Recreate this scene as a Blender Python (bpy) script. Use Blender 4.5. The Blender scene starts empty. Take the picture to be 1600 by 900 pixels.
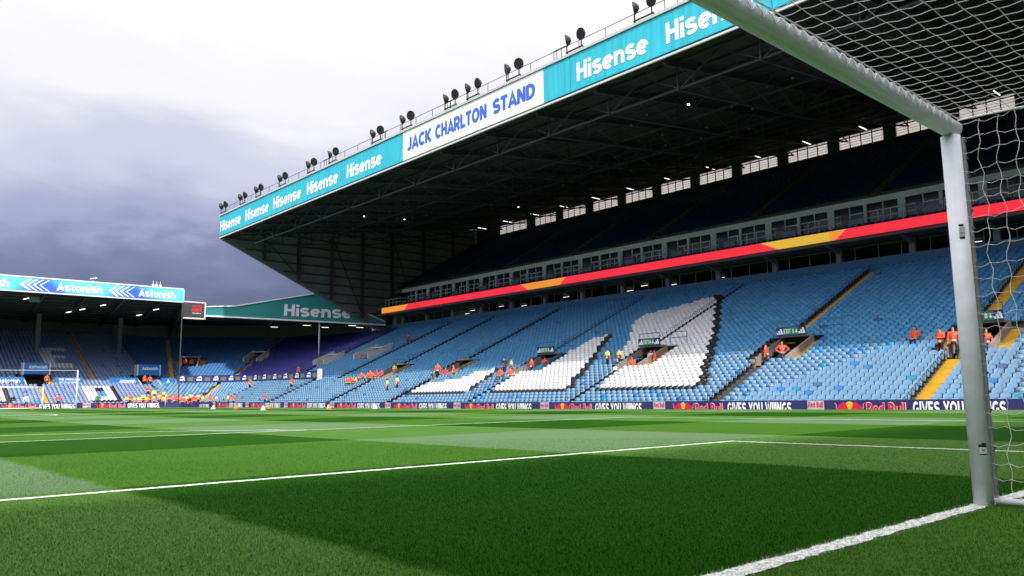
import bpy, math, random
import numpy as np
from mathutils import Vector, Matrix
random.seed(7); rng = np.random.default_rng(7)
R = math.radians
scene = bpy.context.scene
col = scene.collection

# ------------------------------------------------------------------ camera
cam_d = bpy.data.cameras.new('camera'); cam = bpy.data.objects.new('camera', cam_d); col.objects.link(cam)
CAM = Vector((-1.978, -1.901, 0.718)); YAW, PITCH, ROLL = R(41.63), R(7.9), R(-0.77)
fw = Vector((math.sin(YAW)*math.cos(PITCH), math.cos(YAW)*math.cos(PITCH), math.sin(PITCH)))
rt = Vector((math.cos(YAW), -math.sin(YAW), 0)); up = rt.cross(fw)
rt2 = rt*math.cos(ROLL)+up*math.sin(ROLL); up2 = -rt*math.sin(ROLL)+up*math.cos(ROLL)
m3 = Matrix((rt2, up2, -fw)).transposed()
cam.matrix_world = Matrix.Translation(CAM) @ m3.to_4x4()
cam_d.sensor_width = 36; cam_d.lens = 1238.3/1600*36; cam_d.clip_start = 0.05; cam_d.clip_end = 6000
cam_d.dof.use_dof = True; cam_d.dof.focus_distance = 22; cam_d.dof.aperture_fstop = 8.0
scene.camera = cam
scene.render.resolution_x, scene.render.resolution_y = 1024, 576

# ------------------------------------------------------------------ sky, sun, exposure
SUN_AZ, SUN_EL = R(205.6), R(41)          # azimuth clockwise from +Y
sd = Vector((math.sin(SUN_AZ)*math.cos(SUN_EL), math.cos(SUN_AZ)*math.cos(SUN_EL), math.sin(SUN_EL)))
world = bpy.data.worlds.new('World'); scene.world = world; world.use_nodes = True
wn, wl = world.node_tree.nodes, world.node_tree.links; wn.clear()
def N(tree, typ, **kw):
    n = tree.nodes.new(typ)
    for k, v in kw.items(): setattr(n, k, v)
    return n
wt = world.node_tree
out = N(wt, 'ShaderNodeOutputWorld'); bg = N(wt, 'ShaderNodeBackground'); bg.inputs[1].default_value = 0.068
sky = N(wt, 'ShaderNodeTexSky', sky_type='NISHITA', sun_disc=False, sun_elevation=SUN_EL, sun_rotation=SUN_AZ)
tc = N(wt, 'ShaderNodeTexCoord'); sep = N(wt, 'ShaderNodeSeparateXYZ')
wl.new(tc.outputs['Generated'], sep.inputs[0])
def wmath(op, a, b=None, c=None):
    n = N(wt, 'ShaderNodeMath', operation=op)
    for i, v in enumerate((a, b, c)):
        if v is None: continue
        if isinstance(v, (int, float)): n.inputs[i].default_value = v
        else: wl.new(v, n.inputs[i])
    return n.outputs[0]
# cloud deck seen in perspective: direction divided by height above the horizon
zz = wmath('ADD', wmath('MAXIMUM', sep.outputs[2], 0.0), 0.16)
cx_ = wmath('DIVIDE', sep.outputs[0], zz); cy_ = wmath('DIVIDE', sep.outputs[1], zz)
cmb = N(wt, 'ShaderNodeCombineXYZ'); wl.new(cx_, cmb.inputs[0]); wl.new(cy_, cmb.inputs[1])
cn1 = N(wt, 'ShaderNodeTexNoise'); cn1.inputs['Scale'].default_value = 0.55; cn1.inputs['Detail'].default_value = 7; cn1.inputs['Roughness'].default_value = 0.52; cn1.inputs['Distortion'].default_value = 0.35
cn2 = N(wt, 'ShaderNodeTexNoise'); cn2.inputs['Scale'].default_value = 1.5; cn2.inputs['Detail'].default_value = 8; cn2.inputs['Roughness'].default_value = 0.55; cn2.inputs['Distortion'].default_value = 0.5
wl.new(cmb.outputs[0], cn1.inputs[0]); wl.new(cmb.outputs[0], cn2.inputs[0])
# thick, dark cloud base low down, thin bright cloud higher up
el_ = wmath('MULTIPLY', sep.outputs[2], 2.2)
v_ = wmath('ADD', el_, wmath('MULTIPLY', wmath('SUBTRACT', cn1.outputs[0], 0.5), 0.95))
v_ = wmath('ADD', v_, wmath('MULTIPLY', wmath('SUBTRACT', cn2.outputs[0], 0.5), 0.30))
ramp = N(wt, 'ShaderNodeValToRGB'); wl.new(v_, ramp.inputs[0])
cr = ramp.color_ramp; cr.interpolation = 'EASE'
cr.elements[0].position = 0.16; cr.elements[0].color = (2.0, 2.35, 4.1, 1)
cr.elements[1].position = 1.0; cr.elements[1].color = (17.5, 17.1, 17.1, 1)
for ps, c in ((0.32, (3.1, 3.55, 5.9, 1)), (0.46, (6.3, 6.7, 9.7, 1)), (0.64, (10.2, 10.4, 12.9, 1)), (.82, (15.0, 14.8, 15.3, 1))):
    e = cr.elements.new(ps); e.color = c
mixw = N(wt, 'ShaderNodeMix', data_type='RGBA'); mixw.inputs[0].default_value = 0.93
wl.new(sky.outputs[0], mixw.inputs[6]); wl.new(ramp.outputs[0], mixw.inputs[7])
# thin cloud is brighter towards the sun, glow widened to light the stand
dt = N(wt, 'ShaderNodeVectorMath', operation='DOT_PRODUCT'); wl.new(tc.outputs['Generated'], dt.inputs[0]); dt.inputs[1].default_value = sd
glow = wmath('ADD', wmath('MULTIPLY', wmath('POWER', wmath('MAXIMUM', dt.outputs['Value'], 0.0), 1.3), 2.1), 1.0)
mg = N(wt, 'ShaderNodeVectorMath', operation='SCALE'); wl.new(mixw.outputs[2], mg.inputs[0]); wl.new(glow, mg.inputs['Scale'])
wl.new(mg.outputs[0], bg.inputs[0]); wl.new(bg.outputs[0], out.inputs[0])

sun_d = bpy.data.lights.new('sun', 'SUN'); sun_d.energy = 4.9; sun_d.angle = R(1.5); sun_d.color = (1, 0.95, 0.87)
sun = bpy.data.objects.new('sun', sun_d); col.objects.link(sun); sun.rotation_euler = sd.to_track_quat('Z', 'Y').to_euler()
sun.location = (-40, -40, 80)
scene.view_settings.view_transform = 'Standard'; scene.view_settings.look = 'None'
scene.view_settings.exposure = 0.0; scene.view_settings.gamma = 1; scene.view_settings.use_curve_mapping = False
scene.cycles.max_bounces = 6; scene.cycles.transparent_max_bounces = 12

# ------------------------------------------------------------------ materials
MATS = {}
def mat(name, c=(.5, .5, .5), rough=.6, metal=0, emit=None, spec=.4, noise=0, nscale=3.0, bump=0, bscale=40, trans=0, alpha=1):
    if name in MATS: return MATS[name]
    m = bpy.data.materials.new(name); m.use_nodes = True; t = m.node_tree; b = t.nodes['Principled BSDF']
    b.inputs['Roughness'].default_value = rough; b.inputs['Metallic'].default_value = metal
    b.inputs['Specular IOR Level'].default_value = spec; b.inputs['Alpha'].default_value = alpha
    b.inputs['Base Color'].default_value = (*c, 1)
    if trans: b.inputs['Transmission Weight'].default_value = trans
    if emit is not None:
        b.inputs['Emission Color'].default_value = (*emit[:3], 1); b.inputs['Emission Strength'].default_value = emit[3]
    if noise or bump:
        g = N(t, 'ShaderNodeNewGeometry')
    if noise:
        n = N(t, 'ShaderNodeTexNoise'); n.inputs['Scale'].default_value = nscale; n.inputs['Detail'].default_value = 5
        t.links.new(g.outputs['Position'], n.inputs[0])
        mr = N(t, 'ShaderNodeMapRange'); mr.inputs[1].default_value = .3; mr.inputs[2].default_value = .7
        mr.inputs[3].default_value = 1-noise; mr.inputs[4].default_value = 1+noise*.6
        t.links.new(n.outputs[0], mr.inputs[0])
        mx = N(t, 'ShaderNodeMix', data_type='RGBA', blend_type='MULTIPLY'); mx.inputs[0].default_value = 1
        mx.inputs[6].default_value = (*c, 1); t.links.new(mr.outputs[0], mx.inputs[7]); t.links.new(mx.outputs[2], b.inputs['Base Color'])
    if bump:
        n = N(t, 'ShaderNodeTexNoise'); n.inputs['Scale'].default_value = bscale; n.inputs['Detail'].default_value = 4
        t.links.new(g.outputs['Position'], n.inputs[0])
        bp = N(t, 'ShaderNodeBump'); bp.inputs['Strength'].default_value = bump; bp.inputs['Distance'].default_value = .02
        t.links.new(n.outputs[0], bp.inputs['Height']); t.links.new(bp.outputs[0], b.inputs['Normal'])
    MATS[name] = m; return m

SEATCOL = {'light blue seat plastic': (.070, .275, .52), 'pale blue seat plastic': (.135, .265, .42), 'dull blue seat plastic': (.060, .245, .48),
           'bright blue seat plastic': (.022, .17, .44), 'teal seat plastic': (.02, .22, .35), 'navy seat plastic': (.05, .11, .28),
           'white seat plastic': (.76, .76, .80), 'black seat plastic': (.015, .016, .02), 'purple seat plastic': (.036, .04, .23),
           'deep blue seat plastic': (.055, .17, .40),
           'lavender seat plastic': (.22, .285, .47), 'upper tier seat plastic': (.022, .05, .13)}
SEATKEYS = list(SEATCOL)
for k, c in SEATCOL.items(): mat(k, c, rough=.42, spec=.45, noise=.10, nscale=.9)
mat('seat bracket', (.012, .013, .016), rough=.6)
concrete = mat('terrace concrete', (.16, .155, .15), rough=.9, noise=.25, nscale=1.2)
concrete_w = mat('wall concrete', (.27, .235, .205), rough=.9, noise=.18, nscale=1.5)
yellow = mat('yellow stair paint', (.62, .36, .03), rough=.7, noise=.2, nscale=2.5)
steel_dark = mat('dark roof steel', (.045, .045, .046), rough=.6, noise=.2)
roof_sheet = mat('dark roof sheeting', (.030, .030, .031), rough=.8, noise=.25, nscale=.6)
clad = mat('grey wall cladding', (.20, .20, .20), rough=.7, noise=.2, nscale=.5)
cyan = mat('cyan banner vinyl', (.025, .48, .63), rough=.5, noise=.06, nscale=.5)
def streaks(m, amt):
    t = m.node_tree; b = t.nodes['Principled BSDF']; g = N(t, 'ShaderNodeNewGeometry'); mp = N(t, 'ShaderNodeVectorMath', operation='MULTIPLY'); mp.inputs[1].default_value = (2.2, 2.2, .12)
    n = N(t, 'ShaderNodeTexNoise'); n.inputs['Scale'].default_value = 1.6; n.inputs['Detail'].default_value = 6; n.inputs['Roughness'].default_value = .65
    t.links.new(g.outputs['Position'], mp.inputs[0]); t.links.new(mp.outputs[0], n.inputs[0])
    mr = N(t, 'ShaderNodeMapRange'); mr.inputs[1].default_value = .3; mr.inputs[2].default_value = .65; mr.inputs[3].default_value = 1-amt; mr.inputs[4].default_value = 1.04; t.links.new(n.outputs[0], mr.inputs[0])
    src = b.inputs['Base Color'].links[0].from_socket if b.inputs['Base Color'].links else None
    mx = N(t, 'ShaderNodeMix', data_type='RGBA', blend_type='MULTIPLY'); mx.inputs[0].default_value = 1
    if src: t.links.new(src, mx.inputs[6])
    else: mx.inputs[6].default_value = b.inputs['Base Color'].default_value
    t.links.new(mr.outputs[0], mx.inputs[7]); t.links.new(mx.outputs[2], b.inputs['Base Color'])
streaks(cyan, .22)
teal = mat('teal banner vinyl', (.0, .16, .165), rough=.5)
white_v = mat('white banner vinyl', (.86, .86, .88), rough=.5, noise=.03)
streaks(white_v, .10)
white_t = mat('white lettering', (.82, .82, .84), rough=.5)
blue_t = mat('blue lettering', (.035, .13, .58), rough=.5)
trimw = mat('white painted trim', (.62, .62, .63), rough=.5)
goalw = mat('white goal paint', (.84, .87, .96), rough=.36, noise=.10, nscale=9, spec=.5)
netw = mat('white net cord', (.74, .74, .75), rough=.8)
black = mat('black metal', (.012, .012, .013), rough=.5)
bluep = mat('blue painted steel', (.035, .13, .26), rough=.5, noise=.1)
navy = mat('navy board print', (.030, .028, .125), rough=.45)
redp = mat('red board print', (.62, .015, .05), rough=.45)
yellowp = mat('amber board print', (.80, .40, .03), rough=.45)
glass = mat('dark window glass', (.02, .025, .03), rough=.08, spec=.6)
boxw = mat('pale grey box front', (.84, .84, .86), rough=.6, noise=.1)
lampm = mat('lit tube lamp', (.9, .9, .9), emit=(1, .97, .9, 2.2))

# ------------------------------------------------------------------ mesh helpers
class MB:
    def __init__(s): s.v = []; s.f = []; s.m = []
    def add(s, vs, fs, m=0):
        o = len(s.v); s.v += [tuple(v) for v in vs]
        for f in fs: s.f.append(tuple(i+o for i in f)); s.m.append(m)
        return s
    def box(s, x0, y0, z0, x1, y1, z1, m=0):
        return s.add([(x0,y0,z0),(x1,y0,z0),(x1,y1,z0),(x0,y1,z0),(x0,y0,z1),(x1,y0,z1),(x1,y1,z1),(x0,y1,z1)],
                     [(3,2,1,0),(4,5,6,7),(0,1,5,4),(1,2,6,5),(2,3,7,6),(3,0,4,7)], m)
    def quad(s, a, b, c, d, m=0): return s.add([a,b,c,d], [(0,1,2,3)], m)
    def prism(s, pts, off, m=0):                       # planar outline extruded by a vector
        n = len(pts); off = Vector(off); a = [Vector(p) for p in pts]; b = [p+off for p in a]
        return s.add(a+b, [tuple(range(n-1, -1, -1)), tuple(range(n, 2*n))]+[(i, (i+1) % n, n+(i+1) % n, n+i) for i in range(n)], m)
    def bar(s, p, q, w, h=None, m=0, upv=(0,0,1)):     # rectangular member from p to q
        p, q = Vector(p), Vector(q); h = h or w; d = (q-p).normalized(); u = Vector(upv)
        if abs(d.dot(u)) > .98: u = Vector((1,0,0))
        a = d.cross(u).normalized(); b = a.cross(d)
        c = [a*w/2+b*h/2, -a*w/2+b*h/2, -a*w/2-b*h/2, a*w/2-b*h/2]
        return s.add([p+k for k in c]+[q+k for k in c], [(0,1,2,3),(7,6,5,4),(0,4,5,1),(1,5,6,2),(2,6,7,3),(3,7,4,0)], m)
    def tube(s, pts, r, n=6, m=0, cap=True, rs=None):
        pts = [Vector(p) for p in pts]; rings = []; o = len(s.v); prev = None
        for i, p in enumerate(pts):
            d = (pts[min(i+1, len(pts)-1)]-pts[max(i-1, 0)]).normalized()
            if prev is None: u = d.orthogonal().normalized()
            else: u = (prev - d*prev.dot(d)).normalized()
            prev = u; w = d.cross(u); rr = rs[i] if rs else r
            s.v += [tuple(p+(u*math.cos(t)+w*math.sin(t))*rr) for t in (2*math.pi*k/n for k in range(n))]
        for i in range(len(pts)-1):
            for k in range(n):
                s.f.append((o+i*n+k, o+i*n+(k+1) % n, o+(i+1)*n+(k+1) % n, o+(i+1)*n+k)); s.m.append(m)
        if cap:
            s.f.append(tuple(o+k for k in range(n-1, -1, -1))); s.m.append(m)
            s.f.append(tuple(o+(len(pts)-1)*n+k for k in range(n))); s.m.append(m)
        return s
    def disc(s, c, nrm, r, t=.02, n=14, m=0):
        c, nrm = Vector(c), Vector(nrm).normalized(); u = nrm.orthogonal().normalized(); w = nrm.cross(u)
        return s.prism([c+(u*math.cos(a)+w*math.sin(a))*r for a in (2*math.pi*k/n for k in range(n))], nrm*t, m)
    def build(s, name, mats, parent=None, smooth=False):
        if not isinstance(mats, (list, tuple)): mats = [mats]
        me = bpy.data.meshes.new(name)
        o_ = root_loc(parent)
        me.from_pydata([(v[0]-o_[0], v[1]-o_[1], v[2]-o_[2]) for v in s.v], [], s.f)
        for m in mats: me.materials.append(m)
        if len(mats) > 1: me.polygons.foreach_set('material_index', s.m)
        if smooth: me.polygons.foreach_set('use_smooth', [True]*len(me.polygons))
        me.update(); return link(name, me, parent)
def root_loc(parent):
    l = Vector((0,0,0))
    while parent is not None: l = l+parent.location; parent = parent.parent
    return l
def link(name, me, parent=None, loc=None):
    o = bpy.data.objects.new(name, me); col.objects.link(o)
    if parent is not None: o.parent = parent
    if loc is not None: o.location = Vector(loc)-root_loc(parent)
    return o
def tag(o, label=None, cat=None, group=None, kind=None):
    if label: o['label'] = label
    if cat: o['category'] = cat
    if group: o['group'] = group
    if kind: o['kind'] = kind
    return o
def thing(name, loc, label, cat, group=None):
    o = bpy.data.objects.new(name, None); col.objects.link(o); o.location = loc; o.empty_display_size = .2
    return tag(o, label, cat, group)
def copy_tree(o, parent=None):
    c = o.copy(); col.objects.link(c); c.parent = parent
    for ch in list(o.children): copy_tree(ch, c)
    return c
TXT = {}
def _arc(cx, cy, rx, ry, a0, a1, n=9): return [(cx+rx*math.cos(R(a0+(a1-a0)*k/n)), cy+ry*math.sin(R(a0+(a1-a0)*k/n))) for k in range(n+1)]
def _glyph(c):
    """centre lines of heavy sans-serif letters, cap height 1 with 0.2 strokes; returns strokes and advance width"""
    A = _arc
    S = lambda h, w: A(w/2+.03, h*.70, w/2-.06, h*.20, 25, 270, 9)+A(w/2+.03, h*.30, w/2-.06, h*.20, 90, -155, 9)[1:]
    G = {
     'A': ([[(.06, 0), (.37, .92), (.68, 0)], [(.2, .27), (.54, .27)]], .74), 'B': ([[(.1, 0), (.1, 1)], [(.1, .9)]+A(.34, .71, .2, .19, 90, -90, 6)+[(.1, .52)], [(.1, .5)]+A(.36, .3, .24, .2, 90, -90, 6)+[(.1, .1)]], .70),
     'C': ([A(.40, .5, .30, .40, 48, 312, 14)], .70), 'D': ([[(.1, 0), (.1, 1)], [(.1, .9)]+A(.30, .5, .32, .40, 90, -90, 10)+[(.1, .1)]], .74),
     'E': ([[(.56, .9), (.1, .9), (.1, .1), (.56, .1)], [(.1, .5), (.5, .5)]], .62), 'G': ([A(.40, .5, .30, .40, 48, 335, 14), [(.72, .44), (.42, .44)], [(.62, .50), (.62, .14)]], .76), 'H': ([[(.1, 0), (.1, 1)], [(.58, 0), (.58, 1)], [(.1, .5), (.58, .5)]], .70),
     'I': ([[(.1, 0), (.1, 1)]], .22), 'J': ([[(.42, 1), (.42, .32)]+A(.24, .28, .18, .18, 0, -150, 6)], .54), 'K': ([[(.1, 0), (.1, 1)], [(.62, 1), (.22, .5), (.65, 0)]], .70),
     'L': ([[(.1, 1), (.1, .1), (.54, .1)]], .56), 'N': ([[(.1, 0), (.1, 1)], [(.6, 0), (.6, 1)], [(.12, .93), (.58, .07)]], .72), 'O': ([A(.41, .5, .31, .40, 0, 360, 20)], .84),
     'P': ([[(.1, 0), (.1, 1)], [(.1, .9)]+A(.36, .66, .22, .24, 90, -90, 8)+[(.1, .42)]], .68), 'R': ([[(.1, 0), (.1, 1)], [(.1, .9)]+A(.36, .66, .22, .24, 90, -90, 8)+[(.1, .42)], [(.34, .42), (.60, 0)]], .70),
     'S': ([S(1, .62)], .66), 'T': ([[(0, .9), (.62, .9)], [(.31, .8), (.31, 0)]], .64), 'U': ([[(.1, 1)]+A(.34, .34, .24, .25, 180, 360, 9)+[(.58, 1)]], .70), 'V': ([[(.06, 1), (.36, .08), (.66, 1)]], .72),
     'W': ([[(.05, 1), (.26, .08), (.46, .92), (.66, .08), (.87, 1)]], .94), 'X': ([[(.06, 1), (.62, 0)], [(.62, 1), (.06, 0)]], .70), 'Y': ([[(.04, 1), (.33, .46), (.62, 1)], [(.33, .46), (.33, 0)]], .66), 'F': ([[(.56, .9), (.1, .9), (.1, 0)], [(.1, .48), (.5, .48)]], .58),
     'i': ([[(.1, 0), (.1, .70)], [(.1, .80), (.1, 1.0)]], .22), 'l': ([[(.1, 0), (.1, 1)]], .22), 's': ([S(.74, .54)], .58), 'o': ([A(.34, .36, .24, .27, 0, 360, 16)], .68),
     'e': ([[(.14, .36), (.54, .36)], A(.34, .36, .24, .27, 2, 312, 13)], .66), 'n': ([[(.1, 0), (.1, .72)], [(.1, .40)]+A(.31, .40, .21, .22, 150, 0, 7)+[(.52, 0)]], .64),
     'h': ([[(.1, 0), (.1, 1)], [(.1, .40)]+A(.31, .40, .21, .22, 150, 0, 7)+[(.52, 0)]], .64), 't': ([[(.2, .95), (.2, .22), (.27, .1), (.44, .1)], [(.02, .64), (.44, .64)]], .46), 'u': ([[(.1, .72)]+A(.31, .30, .21, .21, 180, 360, 8)+[(.52, .72)], [(.52, .40), (.52, 0)]], .64),
     'd': ([A(.32, .36, .22, .27, 0, 360, 14), [(.54, 0), (.54, 1)]], .66), 'a': ([A(.32, .36, .22, .27, 0, 360, 14), [(.54, 0), (.54, .72)]], .66), 'm': ([[(.1, 0), (.1, .72)], [(.1, .42)]+A(.26, .42, .16, .20, 150, 0, 5)+[(.42, 0)], [(.42, .42)]+A(.58, .42, .16, .20, 150, 0, 5)+[(.74, 0)]], .86),
     '.': ([[(.1, 0), (.1, .2)]], .24), '3': ([A(.3, .72, .22, .19, 150, -90, 8)+A(.3, .29, .24, .21, 90, -150, 8)[1:]], .62), '4': ([[(.44, 0), (.44, 1), (.08, .30), (.62, .30)]], .66), '6': ([A(.34, .32, .24, .23, 0, 360, 14), [(.11, .36), (.2, .7), (.46, 1)]], .66), '8': ([A(.33, .74, .2, .17, 0, 360, 12), A(.33, .29, .24, .2, 0, 360, 12)], .66)}
    return G.get(c, ([], .34))
def text_mesh(s, width, height, w=.2):
    """flat block lettering as stroked centre lines, left-bottom at 0,0, fitted to width x height"""
    key = (s, round(width, 3), round(height, 3), w)
    if key in TXT: return TXT[key]
    tot = sum(_glyph(c)[1]+.06 for c in s)-.06; kx = width/tot; V, F, x, lay = [], [], 0.0, 0
    ks = max(.55, min(1.0, kx/height*1.0))                     # condensed lettering gets thinner stems
    for c in s:
        st, adv = _glyph(c)
        for q in st:
            P = [Vector((p[0]+x, p[1], 0)) for p in q]; closed = len(P) > 3 and (P[0]-P[-1]).length < 1e-5; n = len(P); o = len(V); lay = (lay+1) % 6; z = -.0009*lay
            for k in range(n):
                d0 = (P[k]-P[k-1]) if k else ((P[0]-P[-2]) if closed else P[1]-P[0]); d1 = (P[k+1]-P[k]) if k < n-1 else ((P[1]-P[0]) if closed else P[k]-P[k-1])
                d0, d1 = d0.normalized(), d1.normalized(); t = (d0+d1); t = t.normalized() if t.length > 1e-4 else d0
                nn = Vector((-t.y, t.x, 0)); m = min(1.9, 1/max(.3, nn.dot(Vector((-d0.y, d0.x, 0))))); h = w/2*m
                V += [((P[k].x+nn.x*h)*kx, (P[k].y+nn.y*h)*height, z), ((P[k].x-nn.x*h)*kx, (P[k].y-nn.y*h)*height, z)]
            F += [(o+2*k, o+2*k+1, o+2*k+3, o+2*k+2) for k in range(n-1)]
        x += adv+.06
    me = bpy.data.meshes.new('lettering'); me.from_pydata(V, [], F); me.update(); TXT[key] = me; return me
def lettering(s, width, height, origin, xdir, ydir, m, parent, bold=.02, name='lettering'):
    me = text_mesh(s, width, height, bold if bold >= .1 else .2)
    if not me.materials: me.materials.append(m)
    elif me.materials[0] != m: me = me.copy(); me.materials.clear(); me.materials.append(m)
    o = bpy.data.objects.new(name, me); col.objects.link(o); o.parent = parent
    xd, yd = Vector(xdir).normalized(), Vector(ydir).normalized(); zd = xd.cross(yd)
    mm = Matrix((xd, yd, zd)).transposed().to_4x4(); mm.translation = Vector(origin)-root_loc(parent)
    o.matrix_local = mm; return o

def sstep(t): t = np.clip(t, 0, 1); return t*t*(3-2*t)

# ------------------------------------------------------------------ ground and pitch
def gz(x, y):
    """height of the turf: gently crowned, rising to the far end, falling away at the edges"""
    x = np.asarray(x, float); y = np.asarray(y, float)
    z = .30*sstep((y-20)/75)*(1-.75*np.clip(np.abs(x)/36, 0, 1)**2)
    z = z-.55*sstep((np.abs(x)-33.4)/3.2)-.45*sstep((y-104.2)/3.6)-.35*sstep((-y-4)/5)
    return z
def grass_material():
    m = bpy.data.materials.new('mown turf'); m.use_nodes = True; t = m.node_tree; b = t.nodes['Principled BSDF']; L = t.links
    def M(op, a, b_=None, c=None):
        n = N(t, 'ShaderNodeMath', operation=op)
        for i, v in enumerate((a, b_, c)):
            if v is None: continue
            if isinstance(v, (int, float)): n.inputs[i].default_value = v
            else: L.new(v, n.inputs[i])
        return n.outputs[0]
    g = N(t, 'ShaderNodeNewGeometry'); s = N(t, 'ShaderNodeSeparateXYZ'); L.new(g.outputs['Position'], s.inputs[0])
    wob = N(t, 'ShaderNodeTexNoise'); wob.inputs['Scale'].default_value = 1.3; wob.inputs['Detail'].default_value = 3; L.new(g.outputs['Position'], wob.inputs[0])
    w = M('MULTIPLY', M('SUBTRACT', wob.outputs[0], .5), .22)
    def stripe(c):                                   # 0/1 bands 5.5 m wide with a soft, slightly wandering edge
        tri = M('PINGPONG', M('ADD', M('ADD', c, w), 110.0), 5.5)
        fr = M('MODULO', M('ADD', M('ADD', c, w), 110.0), 11.0)
        a = M('SMOOTH_MIN', M('MULTIPLY', M('SUBTRACT', fr, 0.0), 8.0), 1.0, .2)
        bb = M('SUBTRACT', 1.0, M('MAXIMUM', 0.0, M('MINIMUM', 1.0, M('MULTIPLY', M('SUBTRACT', fr, 5.5), 8.0))))
        return M('MULTIPLY', M('MAXIMUM', M('MINIMUM', a, 1.0), 0.0), bb)
    sx = M('SUBTRACT', 1.0, stripe(s.outputs[0])); sy = stripe(M('ADD', s.outputs[1], 5.5))
    n1 = N(t, 'ShaderNodeTexNoise'); n1.inputs['Scale'].default_value = 90; n1.inputs['Detail'].default_value = 5; n1.inputs['Roughness'].default_value = .7; L.new(g.outputs['Position'], n1.inputs[0])
    n2 = N(t, 'ShaderNodeTexNoise'); n2.inputs['Scale'].default_value = 9; n2.inputs['Detail'].default_value = 6; n2.inputs['Roughness'].default_value = .65; L.new(g.outputs['Position'], n2.inputs[0])
    n3 = N(t, 'ShaderNodeTexNoise'); n3.inputs['Scale'].default_value = .5; n3.inputs['Detail'].default_value = 4; L.new(g.outputs['Position'], n3.inputs[0])
    val = M('ADD', M('MULTIPLY', sx, .56), M('MULTIPLY', sy, .36))  # mowing bands: how leaning blades catch light, painted as base colour
    val = M('ADD', val, M('MULTIPLY', M('SUBTRACT', n2.outputs[0], .5), .22)); val = M('ADD', val, M('MULTIPLY', M('SUBTRACT', n3.outputs[0], .5), .22))
    val = M('ADD', val, M('MULTIPLY', M('SUBTRACT', n1.outputs[0], .5), .25))
    rp = N(t, 'ShaderNodeValToRGB'); L.new(val, rp.inputs[0]); e = rp.color_ramp.elements
    e[0].position = 0; e[0].color = (.0120, .066, .0012, 1); e[1].position = 1; e[1].color = (.108, .184, .095, 1)
    e2 = e.new(.5); e2.color = (.060, .150, .018, 1)
    vv = N(t, 'ShaderNodeMix', data_type='RGBA', blend_type='MULTIPLY'); vv.inputs[0].default_value = 1
    mr = N(t, 'ShaderNodeMapRange'); L.new(n1.outputs[0], mr.inputs[0]); mr.inputs[1].default_value = .3; mr.inputs[2].default_value = .72; mr.inputs[3].default_value = .66; mr.inputs[4].default_value = 1.28
    L.new(rp.outputs[0], vv.inputs[6]); L.new(mr.outputs[0], vv.inputs[7]); L.new(vv.outputs[2], b.inputs['Base Color'])
    b.inputs['Sheen Weight'].default_value = .0; b.inputs['Sheen Roughness'].default_value = .45; b.inputs['Sheen Tint'].default_value = (.62, .80, .5, 1); b.inputs['Roughness'].default_value = .75; b.inputs['Specular IOR Level'].default_value = .03
    bp = N(t, 'ShaderNodeBump'); bp.inputs['Strength'].default_value = .8; bp.inputs['Distance'].default_value = .03
    nb = N(t, 'ShaderNodeTexNoise'); nb.inputs['Scale'].default_value = 55; nb.inputs['Detail'].default_value = 5; L.new(g.outputs['Position'], nb.inputs[0])
    L.new(nb.outputs[0], bp.inputs['Height']); L.new(bp.outputs[0], b.inputs['Normal'])
    return m
turf = grass_material()
linem = mat('line paint on turf', (.80, .82, .82), rough=.8, bump=.9, bscale=60, spec=.1)
_t = linem.node_tree; _g = N(_t, 'ShaderNodeNewGeometry'); _n = N(_t, 'ShaderNodeTexNoise'); _n.inputs['Scale'].default_value = 38; _n.inputs['Detail'].default_value = 6; _n.inputs['Roughness'].default_value = .75
_t.links.new(_g.outputs['Position'], _n.inputs[0]); _r = N(_t, 'ShaderNodeValToRGB'); _t.links.new(_n.outputs[0], _r.inputs[0])
_r.color_ramp.elements[0].position = .34; _r.color_ramp.elements[0].color = (.10, .17, .06, 1); _r.color_ramp.elements[1].position = .56; _r.color_ramp.elements[1].color = (.84, .86, .86, 1)
_t.links.new(_r.outputs[0], _t.nodes['Principled BSDF'].inputs['Base Color'])
def sheet(xs, ys, zf):
    X, Y = np.meshgrid(xs, ys); Z = zf(X, Y); nx = len(xs); v = np.stack([X.ravel(), Y.ravel(), Z.ravel()], 1)
    f = [(j*nx+i, j*nx+i+1, (j+1)*nx+i+1, (j+1)*nx+i) for j in range(len(ys)-1) for i in range(nx-1)]
    b = MB(); b.add(v.tolist(), f); return b
g_ = MB(); g_.quad((-2500, -2500, -.62), (2500, -2500, -.62), (2500, 2500, -.62), (-2500, 2500, -.62))
tag(g_.build('ground', mat('asphalt', (.06, .06, .06), rough=.9, noise=.2)), kind='structure')
xs = np.concatenate([np.arange(-42, 33, 1.5), np.arange(33, 38.6, .4)]); ys = np.concatenate([np.arange(-9, 103.4, 1.3), np.arange(103.6, 109.6, .4)])
pitch = sheet(xs, ys, gz).build('pitch', turf, smooth=True); tag(pitch, kind='structure')
def marking(name, pts, w=.12):
    b = MB(); pts = [Vector((*p, 0)) for p in pts]; vs = []
    for i, p in enumerate(pts):
        d = (pts[min(i+1, len(pts)-1)]-pts[max(i-1, 0)]).normalized(); n = Vector((-d.y, d.x, 0)); j1, j2 = random.uniform(-.02, .004), random.uniform(-.02, .004)
        for q in (p+n*(w/2+j1), p-n*(w/2+j2)): vs.append((q.x, q.y, float(gz(q.x, q.y))+(.004 if q.y < 17 else .009)))
    b.add(vs, [(2*i+1, 2*i+3, 2*i+2, 2*i) for i in range(len(pts)-1)])
    return tag(b.build(name, linem), kind='structure')
def seg(a, b, st=.25):
    n = max(2, int(math.dist(a, b)/st)); return [(a[0]+(b[0]-a[0])*i/n, a[1]+(b[1]-a[1])*i/n) for i in range(n+1)]
marking('goal_line', seg((-34, .012), (34, .012), .06)); marking('goal_line', seg((-34, 103.2), (34, 103.2), 1))
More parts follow.
